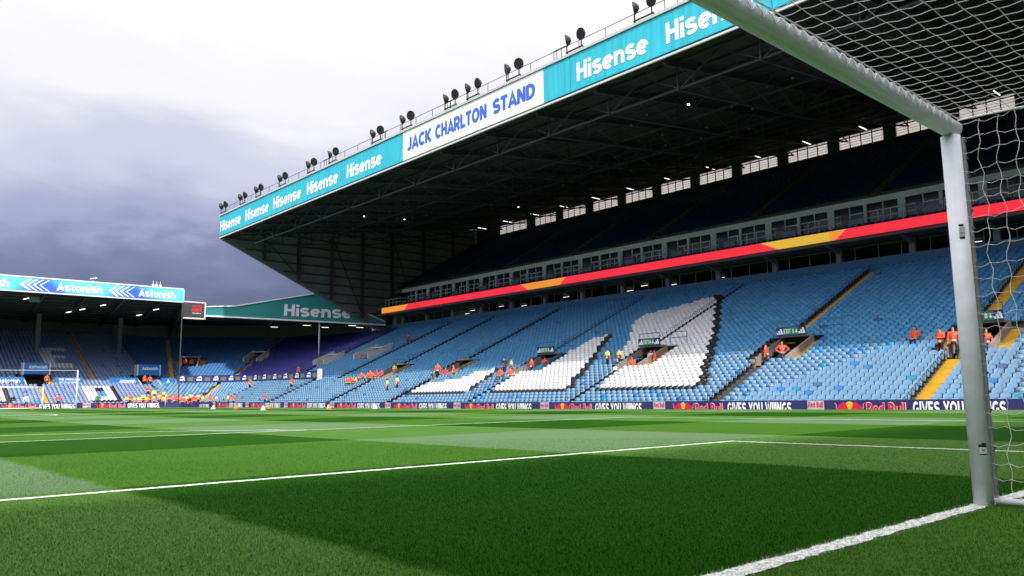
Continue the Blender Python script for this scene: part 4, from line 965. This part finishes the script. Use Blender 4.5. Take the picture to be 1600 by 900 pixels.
# ------------------------------------------------------------------ perimeter boards
PER = 10.05
canm = mat('silver can print', (.45, .47, .55), rough=.4)
def board_module(parent, o, xd, L=PER):
    """o: left-top corner; xd: reading direction. Navy panel, bulls before a sun, lettering, a can print"""
    o = Vector(o); xd = Vector(xd).normalized(); n = Vector((xd.y, -xd.x, 0)); H = .95
    def Q(s, h, off=0): return o+xd*s+Vector((0, 0, -H+h))+n*off
    b = MB(); b.prism([Q(.01, 0), Q(L-.01, 0), Q(L-.01, H), Q(.01, H)], -n*.12); pn = b.build('panel', navy, parent)
    b = MB(); c = (2.35, .50); b.add([Q(c[0]+.27*math.cos(a), .52+.36*math.sin(a), .008) for a in np.linspace(0, 2*math.pi, 25)[:-1]], [tuple(range(24))]); b.build('sun_disc', yellowp, pn)
    for s in (-1, 1):
        # charging bull outline: rump, arched back, shoulder, lowered head and horn
        pts = [(1.02, .30), (1.10, .44), (1.02, .56), (.74, .70), (.46, .82), (.28, .74), (.20, .56), (.07, .42), (.04, .30), (.14, .24), (.26, .30), (.34, .20), (.46, .22), (.56, .12), (.66, .28), (.84, .20), (.90, .34)]
        q = [Q(c[0]+s*x*.62, z+.04, .014) for x, z in pts]
        if s < 0: q = q[::-1]
        b = MB(); b.add(q, [tuple(range(len(q)-1, -1, -1))]); b.build('bull', redp, pn)
        tl_ = [(1.02, .42), (1.16, .52), (1.12, .66), (1.24, .74), (1.19, .77), (1.06, .67), (1.08, .55)]
        q = [Q(c[0]+s*x*.62, z+.04, .012) for x, z in tl_]
        if s < 0: q = q[::-1]
        b = MB(); b.add(q, [tuple(range(len(q)-1, -1, -1))]); b.build('bull_tail', mat('pink outline print', (.62, .25, .33)), pn)
    lettering('Red Bull', 1.88, .60, Q(3.19, .22, .012), xd, (0,0,1), mat('pale red outline', (.72, .45, .5)), pn, .27)
    lettering('Red Bull', 1.84, .58, Q(3.21, .23, .024), xd, (0,0,1), redp, pn, .18)
    lettering('GIVES YOU WIIINGS.', 4.0, .64, Q(5.38, .22, .016), xd, (0,0,1), white_t, pn, .028)
    b = MB(); b.quad(Q(.12, .05, .008), Q(1.02, .05, .008), Q(1.02, .93, .008), Q(.12, .93, .008)); b.build('can_print', canm, pn)
    b = MB(); b.quad(Q(.30, .05, .011), Q(.75, .05, .011), Q(.98, .45, .011), (Q(.55, .4, .011))); b.build('can_print', navy, pn)
    lettering('Red Bull', .8, .30, Q(.17, .58, .020), xd, (0,0,1), redp, pn, .2)
    b = MB(); b.add([Q(.35, .2, .013), Q(.85, .2, .013), Q(.78, .36, .013), Q(.6, .44, .013), Q(.42, .36, .013)], [(0,1,2,3,4)]); b.build('bull', redp, pn)
LBL, GRP = 'navy perimeter board with red bulls on an amber sun and white slogan', 'advertising boards round the pitch'
def btop(y): return .40+.27*float(np.clip((y-45)/55, 0, 1))
proto = None
def place_board(o, xd):
    global proto
    if proto is None:
        proto = thing('advertising_board', o, LBL, 'board', GRP); board_module(proto, o, xd); proto.rotation_euler = (0,0,0); proto['_a'] = math.atan2(xd[1], xd[0]); return proto
    c = copy_tree(proto); c.location = o; c.rotation_euler.z = math.atan2(xd[1], xd[0])-proto['_a']; return c
ystart = 16.8+2.35
for i in range(-1, 9):
    y = ystart+PER*i
    if y > 101: break
    place_board((37.0, y, btop(y)), (0, -1, 0))
for i in range(4): place_board((37.0-3.2-PER*(i+1)+.35, 108.6, .80+.03*i), (1, 0, 0))
if '_a' in proto: pass
for o in list(bpy.data.objects):
    if '_a' in o: del o['_a']
# plain return at the corner, joining the side boards to the end boards
ct = thing('corner_board', (36, 104, -.3), 'plain navy corner board joining the side and end advertising boards', 'board')
ytop = ystart+PER*8; b = MB(); q0, q1 = Vector((37.0, ytop, 0)), Vector((34.15, 108.6, 0))
if ytop < 107:
    pts_ = [Vector((37.0, ytop, 0)), Vector((37.0, 105.2, 0)), Vector((36.0, 107.6, 0)), Vector((34.15, 108.6, 0))]
    for p, q in zip(pts_[:-1], pts_[1:]): b.prism([(p.x, p.y, -.3), (q.x, q.y, -.3), (q.x, q.y, .74), (p.x, p.y, .70)], (.1, .1, 0))
b.build('panel', navy, ct)
lettering('GIVES YOU WIIINGS.', 3.4, .5, (36.985, 104.0, -.02), (0,-1,0), (0,0,1), white_t, ct, .03)

# ------------------------------------------------------------------ far portable goal, net pole, cones
def far_goal():
    y = 102.2; xr = 18.5; xl = 11.2; z0 = float(gz(18.4, y)); zt = z0+2.35
    t = thing('portable_goal', (xr, y, z0), 'small far white goal with net in front of the end stand', 'goal')
    for x in (xr, xl): b = MB(); b.tube([(x, y, z0), (x, y, zt)], .06, 10); b.build('post', goalw, t, True)
    b = MB(); b.tube([(xl-.06, y, zt+.06), (xr+.06, y, zt+.06)], .06, 10); b.build('crossbar', goalw, t, True)
    b = MB(); b.tube([(xl, y, z0+.05), (xr, y, z0+.05)], .05, 8); b.tube([(xr, y, z0+.05), (xr, y+1.8, z0+.05)], .04, 8); b.tube([(xl, y+1.8, z0+.05), (xr, y+1.8, z0+.05)], .04, 8); b.build('ground_bar', goalw, t, True)
    b = MB()
    for x in np.arange(xl, xr, .24): b.tube([(x, y, zt), (x, y+.9, zt-.05), (x, y+1.8, z0+.05)], .004, 3, cap=False)
    for s in np.linspace(0, 1, 12): b.tube([(xl, y+.9+.9*s, zt-.05-(zt-z0-.1)*s), (xr, y+.9+.9*s, zt-.05-(zt-z0-.1)*s)], .004, 3, cap=False)
    for s in np.linspace(.05, 1, 10): b.tube([(xr, y, z0+s*2.3), (xr, y+.9+.9*(1-s), z0+s*2.3)], .004, 3, cap=False)
    b.build('net', netw, t)
far_goal()
zp = float(gz(23.2, 107))
t = thing('net_pole', (23.2, 107.4, zp), 'tall thin white pole at the end of the catch net before the end stand', 'pole')
b = MB(); b.tube([(23.2, 107.4, zp-.1), (23.15, 107.4, 4.85)], .075, 10); b.build('pole', goalw, t, True)
b = MB(); b.tube([(23.15, 107.4, 4.8), (8, 107.4, 4.7)], .02, 5); b.build('top_rope', netw, t)
t = thing('corner_flagpole', (32.2, 102.6, float(gz(32.2, 102.6))), 'short white corner flag post near the end boards', 'pole')
b = MB(); z = float(gz(32.2, 102.6)); b.tube([(32.2, 102.6, z), (32.2, 102.6, z+1.6)], .03, 8); b.build('pole', goalw, t, True)
b = MB(); b.prism([(32.22, 102.6, z+1.58), (32.6, 102.6, z+1.4), (32.22, 102.6, z+1.25)], (0, .01, 0)); b.build('flag', mat('yellow flag', (.7, .5, .05)), t)
conew = mat('white cone plastic', (.78, .78, .78), rough=.5); coneo = mat('orange cone plastic', (.75, .16, .04), rough=.5)
def cone(x, y, white):
    z = float(gz(x, y))
    t = thing('training_cone', (x, y, z), ('low white training cone on the turf before the corner boards' if white else 'low orange training cone on the turf before the corner boards'), 'cone', 'white training cones' if white else 'orange training cones')
    b = MB(); b.tube([(x, y, z), (x, y, z+.02)], .22, 16); b.build('base', conew if white else coneo, t)
    b = MB(); b.tube([(x, y, z+.015), (x, y, z+.12), (x, y, z+.30)], .2, 16, rs=[.19, .12, .045]); b.build('cone_body', conew if white else coneo, t, True)
for x, y, w in ((24.2, 66, 1), (23.9, 60.5, 0), (23.0, 53.5, 1), (27.6, 62.5, 0), (26.7, 50.5, 0), (31.0, 58.5, 1), (30.2, 50.0, 1), (14.6, 86.5, 0)): cone(x, y, w)

# ------------------------------------------------------------------ people
skin = mat('skin', (.45, .26, .18), rough=.6); trous = mat('dark trousers', (.015, .015, .02), rough=.8); hairm = mat('dark hair', (.02, .015, .012), rough=.7); shoe = mat('black shoes', (.01, .01, .01))
orange = mat('hi-vis orange', (.86, .095, .028), rough=.6, noise=.1, nscale=8); hiyel = mat('hi-vis yellow', (.72, .78, .08), rough=.6); silver = mat('reflective tape', (.55, .56, .58), rough=.4)
navyj = mat('navy jacket', (.02, .025, .05), rough=.8); whitej = mat('white shirt', (.7, .7, .7), rough=.8); greenj = mat('green top', (.02, .16, .09), rough=.8); redj = mat('red bib', (.6, .04, .06), rough=.7)
def skinned(name, chains, sub=1):
    vs, es, rs = [], [], []; idx = {}
    for ch in chains:
        prev = None
        for p, r in ch:
            k = tuple(round(c, 4) for c in p)
            if k not in idx: idx[k] = len(vs); vs.append(p); rs.append(r)
            i = idx[k]
            if prev is not None: es.append((prev, i))
            prev = i
    me = bpy.data.meshes.new(name+'_skel'); me.from_pydata(vs, es, []); ob = bpy.data.objects.new('tmp', me); col.objects.link(ob)
    md = ob.modifiers.new('s', 'SKIN'); sv = me.skin_vertices[0].data if len(me.skin_vertices) else None
    if sv is None:
        bpy.context.view_layer.objects.active = ob; bpy.ops.mesh.customdata_skin_add(); sv = me.skin_vertices[0].data
    for i, r in enumerate(rs): sv[i].radius = r if isinstance(r, tuple) else (r, r)
    sv[0].use_root = True
    ss = ob.modifiers.new('u', 'SUBSURF'); ss.levels = sub; ss.render_levels = sub
    dg = bpy.context.evaluated_depsgraph_get(); m2 = bpy.data.meshes.new_from_object(ob.evaluated_get(dg)); m2.name = name
    bpy.data.objects.remove(ob); bpy.data.meshes.remove(me)
    m2.polygons.foreach_set('use_smooth', [True]*len(m2.polygons)); return m2
def pose(kind):
    """joints of a 1.76 m figure facing -X, feet at the origin"""
    J = {}
    if kind == 'sit':
        J['pel'] = (0, 0, .50); J['che'] = (.02, 0, .86); J['nec'] = (0, 0, 1.05); J['hea'] = (-.03, 0, 1.20); J['top'] = (-.02, 0, 1.30)
        legs = [[(0, s*.09, .50), (-.42, s*.13, .52), (-.40, s*.13, .10), (-.52, s*.14, .04)] for s in (1, -1)]
        arms = [[(.02, s*.19, .98), (-.06, s*.26, .74), (-.30, s*.14, .62)] for s in (1, -1)]
    else:
        J['pel'] = (0, 0, .93); J['che'] = (.01, 0, 1.28); J['nec'] = (0, 0, 1.48); J['hea'] = (-.02, 0, 1.62); J['top'] = (-.01, 0, 1.72)
        sp_ = .11 if kind != 'stride' else .10; st = 0 if kind != 'stride' else .16
        legs = [[(0, s*.09, .93), (-s*st-.01, s*sp_, .50), (-s*st*.6+.02, s*sp_, .09), (-s*st*.6-.13, s*(sp_+.02), .035)] for s in (1, -1)]
        if kind == 'folded': arms = [[(.01, s*.20, 1.41), (.0, s*.29, 1.15), (-.22, s*.05, 1.17)] for s in (1, -1)]
        elif kind == 'akimbo': arms = [[(.01, s*.20, 1.41), (.05, s*.42, 1.19), (-.03, s*.22, 1.03)] for s in (1, -1)]
        else: arms = [[(.01, s*.20, 1.41), (.03, s*.27, 1.13), (-.06, s*.29, .89)] for s in (1, -1)]
    return J, legs, arms
FIG = {}
def figure(kind):
    if kind in FIG: return FIG[kind]
    J, legs, arms = pose(kind)
    V = Vector; sh = V(J['che'])
    chains = [[(J['pel'], (.15, .11)), (J['che'], (.16, .11)), (J['nec'], .058), (J['hea'], (.082, .095)), (J['top'], (.06, .07))]]
    for L in legs: chains.append([(J['pel'], .1), (L[0], .092), (L[1], .062), (L[2], .042), (L[3], .035)])
    for A_ in arms:
        w = V(A_[2]); d = (w-V(A_[1])).normalized(); h = w+d*.07
        chains.append([(J['che'], .1), (A_[0], .058), (A_[1], .042), (A_[2], .030), (tuple(h), .034)])
        side = d.cross(V((0,0,1))).normalized() if abs(d.z) < .9 else V((1,0,0))
        for f in range(4): base = h+side*(.027-.018*f); chains.append([(tuple(h), .034), (tuple(base+d*.03), .010), (tuple(base+d*(.072-.006*abs(f-1.3))+V((0,0,-.012))), .008)])
        chains.append([(tuple(w+d*.02), .030), (tuple(w+d*.045+side*.045), .010), (tuple(w+d*.085+side*.05), .009)])
    body = skinned('body', chains)
    hz = J['nec'][2]; pz = J['pel'][2]
    body.materials.append(skin); body.materials.append(trous); body.materials.append(shoe)
    for p in body.polygons:
        c = p.center; p.material_index = 0
        if c.z < pz+.06 and not any((V(A_[2])-c).length < .17 for A_ in arms): p.material_index = 1
        if c.z < .085: p.material_index = 2
    # nose, brow and ears so that the head reads as one
    jc = [[((J['pel'][0], 0, J['pel'][2]-.10), (.185, .15)), (J['pel'], (.19, .15)), (J['che'], (.195, .15)), ((J['nec'][0], 0, J['nec'][2]-.04), (.10, .085)), (J['nec'], .075)]]
    for A_ in arms: jc.append([(J['che'], .12), (A_[0], .085), (A_[1], .066), (tuple(V(A_[2])*.94+V(A_[1])*.06), .048)])
    jk = skinned('jacket', jc)
    hb = MB(); hc = V(J['hea'])+V((.015, 0, .035))
    for i in range(6):
        for j in range(12): pass
    n1, n2 = 6, 12; vs = []
    for i in range(n1+1):
        ph_ = math.pi*.56*i/n1
        for j in range(n2):
            a = 2*math.pi*j/n2; back = 1.0 if math.cos(a) < 0 else .86
            vs.append((hc.x+.105*math.sin(ph_)*math.cos(a)*(1 if math.cos(a) > 0 else .82)+.012, hc.y+.088*math.sin(ph_)*math.sin(a), hc.z+.112*math.cos(ph_)*(1 if math.cos(a) < .2 else .95)))
    hb.add(vs, [(i*n2+j, (i+1)*n2+j, (i+1)*n2+(j+1) % n2, i*n2+(j+1) % n2) for i in range(n1) for j in range(n2)])
    FIG[kind] = (body, jk, hb, J); return FIG[kind]
JK = {}
def person(x, y, z, face, kind, jacket, label, group=None):
    body, jk, hb, J = figure(kind)
    t = thing('person', (x, y, z), label, 'person', group); t.rotation_euler.z = face; s = random.uniform(.95, 1.04); t.scale = (s, s, s)
    link('body', body, t)
    key = (kind, jacket)
    if key not in JK:
        m = jk.copy(); m.materials.clear()
        ms = {'orange': (orange, orange, silver), 'two': (hiyel, orange, silver), 'navy': (navyj, orange, navyj), 'white': (whitej, whitej, whitej), 'green': (greenj, greenj, greenj), 'red': (redj, redj, redj), 'pale': (mat('sunlit cream tabard', (.72, .52, .22)), orange, silver)}[jacket]
        for q in ms: m.materials.append(q)
        for p in m.polygons:
            h = p.center.z-J['pel'][2]; p.material_index = 0 if h > .22 else 1
            if .04 < h < .09 and abs(p.center.y) < .2: p.material_index = 2
        me2 = bpy.data.meshes.new('hair'); me2.from_pydata(hb.v, [], hb.f); me2.materials.append(hairm)
        JK[key] = (m, me2)
    m, me2 = JK[key]; link('jacket', m, t); link('hair', me2, t); return t
def on_row(kind, v, k, off=.25):
    k = K(k); x, y, a = at(kind, v, STEP*k+off*.7)
    return x, y, zrow(k, kind, v), a
def steward(kind, v, k, pose_, jacket, label, group=None, turn=0, off=.25, dz=0):
    x, y, z, a = on_row(kind, v, k, off); return person(x, y, z+dz, a+turn, pose_, jacket, label, group)
steward('E', 17.6, 10, 'sit', 'orange', 'steward in orange jacket sitting alone among empty pale blue seats', dz=-.02, off=.3)
steward('E', 15.6, 8, 'folded', 'orange', 'steward in orange jacket with folded arms by the EXIT 8 opening', turn=-.4, dz=-.05)
steward('E', 14.9, 8, 'stand', 'orange', 'steward in orange jacket right beside the goal post, by the EXIT 8 opening', turn=.3, dz=-.05)
steward('E', 13.4, 9, 'stand', 'orange', 'steward in orange jacket seen through the net under the EXIT 8 sign', turn=.6, dz=-.41)
steward('E', 26.9, 9, 'stand', 'orange', 'steward in orange jacket standing left under the EXIT 6 sign', turn=-1.2, dz=-.41)
steward('E', 25.7, 9, 'akimbo', 'orange', 'steward in orange jacket raising an elbow under the EXIT 6 sign', turn=.5, dz=-.41)
g4 = 'yellow and orange stewards at the EXIT D4 opening'
steward('E', 41.0, 9, 'stand', 'two', 'steward in yellow and orange coat standing by the EXIT D4 opening among white seats', g4, turn=2.9, off=.0)
steward('E', 39.9, 9, 'akimbo', 'two', 'steward in yellow and orange coat standing by the EXIT D4 opening among white seats', g4, turn=2.7)
steward('E', 38.6, 9, 'sit', 'orange', 'crouching steward in orange behind two yellow-topped stewards', turn=.4, dz=-.4)
steward('E', 38.0, 11, 'stand', 'white', 'man in pale shirt inside the EXIT D4 opening', turn=.4, dz=-1.0)
steward('E', 37.2, 10, 'stand', 'orange', 'steward in orange leaning at the right wall of the EXIT D4 opening', turn=-.8, dz=-.75)
steward('E', 53.3, 8, 'folded', 'navy', 'steward in dark coat and orange vest standing at the blue-walled opening', turn=.2)
steward('E', 52.3, 8, 'stand', 'two', 'steward in yellow and orange coat at the blue-walled opening', turn=2.6)
steward('E', 52.6, 7, 'sit', 'orange', 'orange-jacketed steward sitting above the white seats near the blue wall', turn=.3)
steward('E', 51.2, 7, 'sit', 'orange', 'orange-jacketed steward crouching in the aisle left of the blue wall', turn=1.3)
steward('E', 50.2, 9, 'stand', 'orange', 'left of two orange stewards inside the blue-walled opening', turn=2.9, dz=-.41)
steward('E', 49.6, 10, 'stand', 'orange', 'right of two orange stewards inside the blue-walled opening', turn=-2.4, dz=-.75)
steward('E', 63.6, 8, 'stand', 'orange', 'orange steward standing left in the plain stair opening above the white stepped block', turn=.5, dz=-.05)
steward('E', 63.0, 9, 'sit', 'red', 'red-bibbed steward sitting in the plain stair opening above the white stepped block', turn=.5, dz=-.3)
steward('E', 61.7, 9, 'stand', 'orange', 'orange steward standing right in the plain stair opening above the white stepped block', turn=-.5, dz=-.41)
gs = 'orange stewards sitting in a cluster'
for i, (v, k, ps, jk_) in enumerate(((79.6, 7, 'sit', 'orange'), (78.7, 7, 'sit', 'orange'), (78.4, 8, 'sit', 'orange'), (77.8, 7, 'sit', 'two'), (77.0, 8, 'sit', 'orange'), (77.3, 9, 'sit', 'orange'), (76.2, 8, 'sit', 'orange'), (75.9, 9, 'sit', 'red'), (75.0, 9, 'sit', 'red'), (74.9, 8, 'sit', 'orange'))):
    lb = {'orange': 'orange-jacketed steward sitting in the large seated cluster', 'red': 'red-bibbed steward sitting in the large seated cluster', 'two': 'yellow-topped steward sitting in the large seated cluster'}[jk_]
    steward('E', v, k, ps, jk_, lb, {'orange': gs, 'red': 'red-bibbed stewards in the cluster'}.get(jk_), turn=random.uniform(-.7, .7))
steward('E', 74.0, 10, 'stand', 'two', 'yellow-topped steward standing at the right end of the seated cluster', turn=.3, dz=-.4)
steward('E', 67.9, 4, 'stand', 'two', 'left of two yellow and orange stewards standing low on the pale blue seats', turn=2.8)
steward('E', 66.9, 5, 'stand', 'two', 'right of two yellow and orange stewards standing low on the pale blue seats', turn=3.0)
steward('E', 85.7, 22, 'stand', 'red', 'lone red-jacketed steward high up beside the yellow stairs', turn=.3)
steward('E', 98.5, 11, 'stand', 'orange', 'steward in orange by the white corner roof post', turn=.3)
steward('E', 92.8, 6, 'stand', 'orange', 'steward in orange just below the indigo band, by the white stair opening', turn=.2)
steward('E', 90.9, 1, 'stand', 'orange', 'steward in orange standing right behind the side boards', turn=2.8)
steward('E', 105.4, 6, 'stand', 'orange', 'steward in orange in front of the indigo band in the corner', turn=.2)
for v, lb in ((68.5, 'left of two orange stewards in the dark corner opening'), (65.5, 'right of two orange stewards in the dark corner opening')): steward('C', v, 16, 'stand', 'orange', lb, turn=.3, dz=-.05)
gc = 'stewards behind the corner boards'
for i, (kk, v, k) in enumerate((('C', 62, 0), ('C', 52, 1), ('C', 44, 0), ('C', 40, 1), ('C', 28, 0), ('C', 8, 0), ('E', 104.6, 0), ('E', 100.6, 0), ('E', 98.8, 0), ('C', 56, 0))):
    j = ('pale', 'two', 'orange')[i % 3]
    steward(kk, v, k, 'stand', j, {'pale': 'steward in cream and orange tabard behind the corner boards', 'two': 'steward in yellow and orange coat behind the corner boards', 'orange': 'steward in orange jacket behind the corner boards'}[j], gc+' '+j, turn=random.uniform(-.5, .5), off=.1)
gd = 'stewards massed below the stairs of the end stand'
for i in range(17):
    v = (29.9, 30.4, 30.9, 31.5, 32.1, 32.4, 32.9, 33.3, 33.8, 34.2, 34.6, 33.5, 34.0, 34.9, 35.4, 36.2, 36.7)[i]; k = (0, 1, 0, 0, 1, 0, 1, 0, 2, 1, 0, 4, 3, 2, 1, 0, 1)[i]; j = ('two', 'orange', 'pale', 'two', 'pale')[i % 5] if i < 14 else 'orange'
    if v < CX: steward('N', v, k, 'stand' if i % 4 else 'folded', j, {'pale': 'steward in cream and orange tabard massed below the end stand stairs', 'two': 'steward in yellow and orange coat massed below the end stand stairs', 'orange': 'steward in orange jacket massed below the end stand stairs'}[j], gd+' '+j, turn=random.uniform(-.8, .8), off=.1)
    else: steward('C', 88-(v-CX)*9, k, 'stand', j, 'steward in orange jacket just right of the massed end stand stewards', 'orange stewards right of the mass', turn=random.uniform(-.5, .5), off=.1)
steward('N', 34.0, 8, 'stand', 'orange', 'left of two orange stewards at the head of the end stand stairs', turn=.4, dz=.0)
steward('N', 34.9-.2, 8, 'stand', 'orange', 'right of two orange stewards at the head of the end stand stairs', turn=-.4, dz=.0)
steward('N', 21.8, 8, 'stand', 'orange', 'steward in orange beside the blue banner over the end stand stairs', turn=.2)
steward('N', 22.0, 1, 'stand', 'orange', 'stout steward in orange at the foot of the end stand yellow stairs', turn=2.9, off=.0)
steward('N', 17.7, 9, 'sit', 'red', 'person in red sitting before the blue banner band of the end stand', turn=.2)
def on_turf(x, y, kind, j, label, face): person(x, y, float(gz(x, y)), face, kind, j, label)
on_turf(24.9, 104.5, 'stand', 'green', 'person in green top standing on the turf by the end boards', 1.2)
on_turf(35.3, 103.0, 'stride', 'navy', 'person in dark clothes walking past the corner boards', 2.0)
on_turf(34.6, 103.4, 'stand', 'orange', 'steward in orange vest on the turf by the corner boards', 1.0)
on_turf(17.4, 105.0, 'stand', 'white', 'person in white behind the small far goal', 1.4)
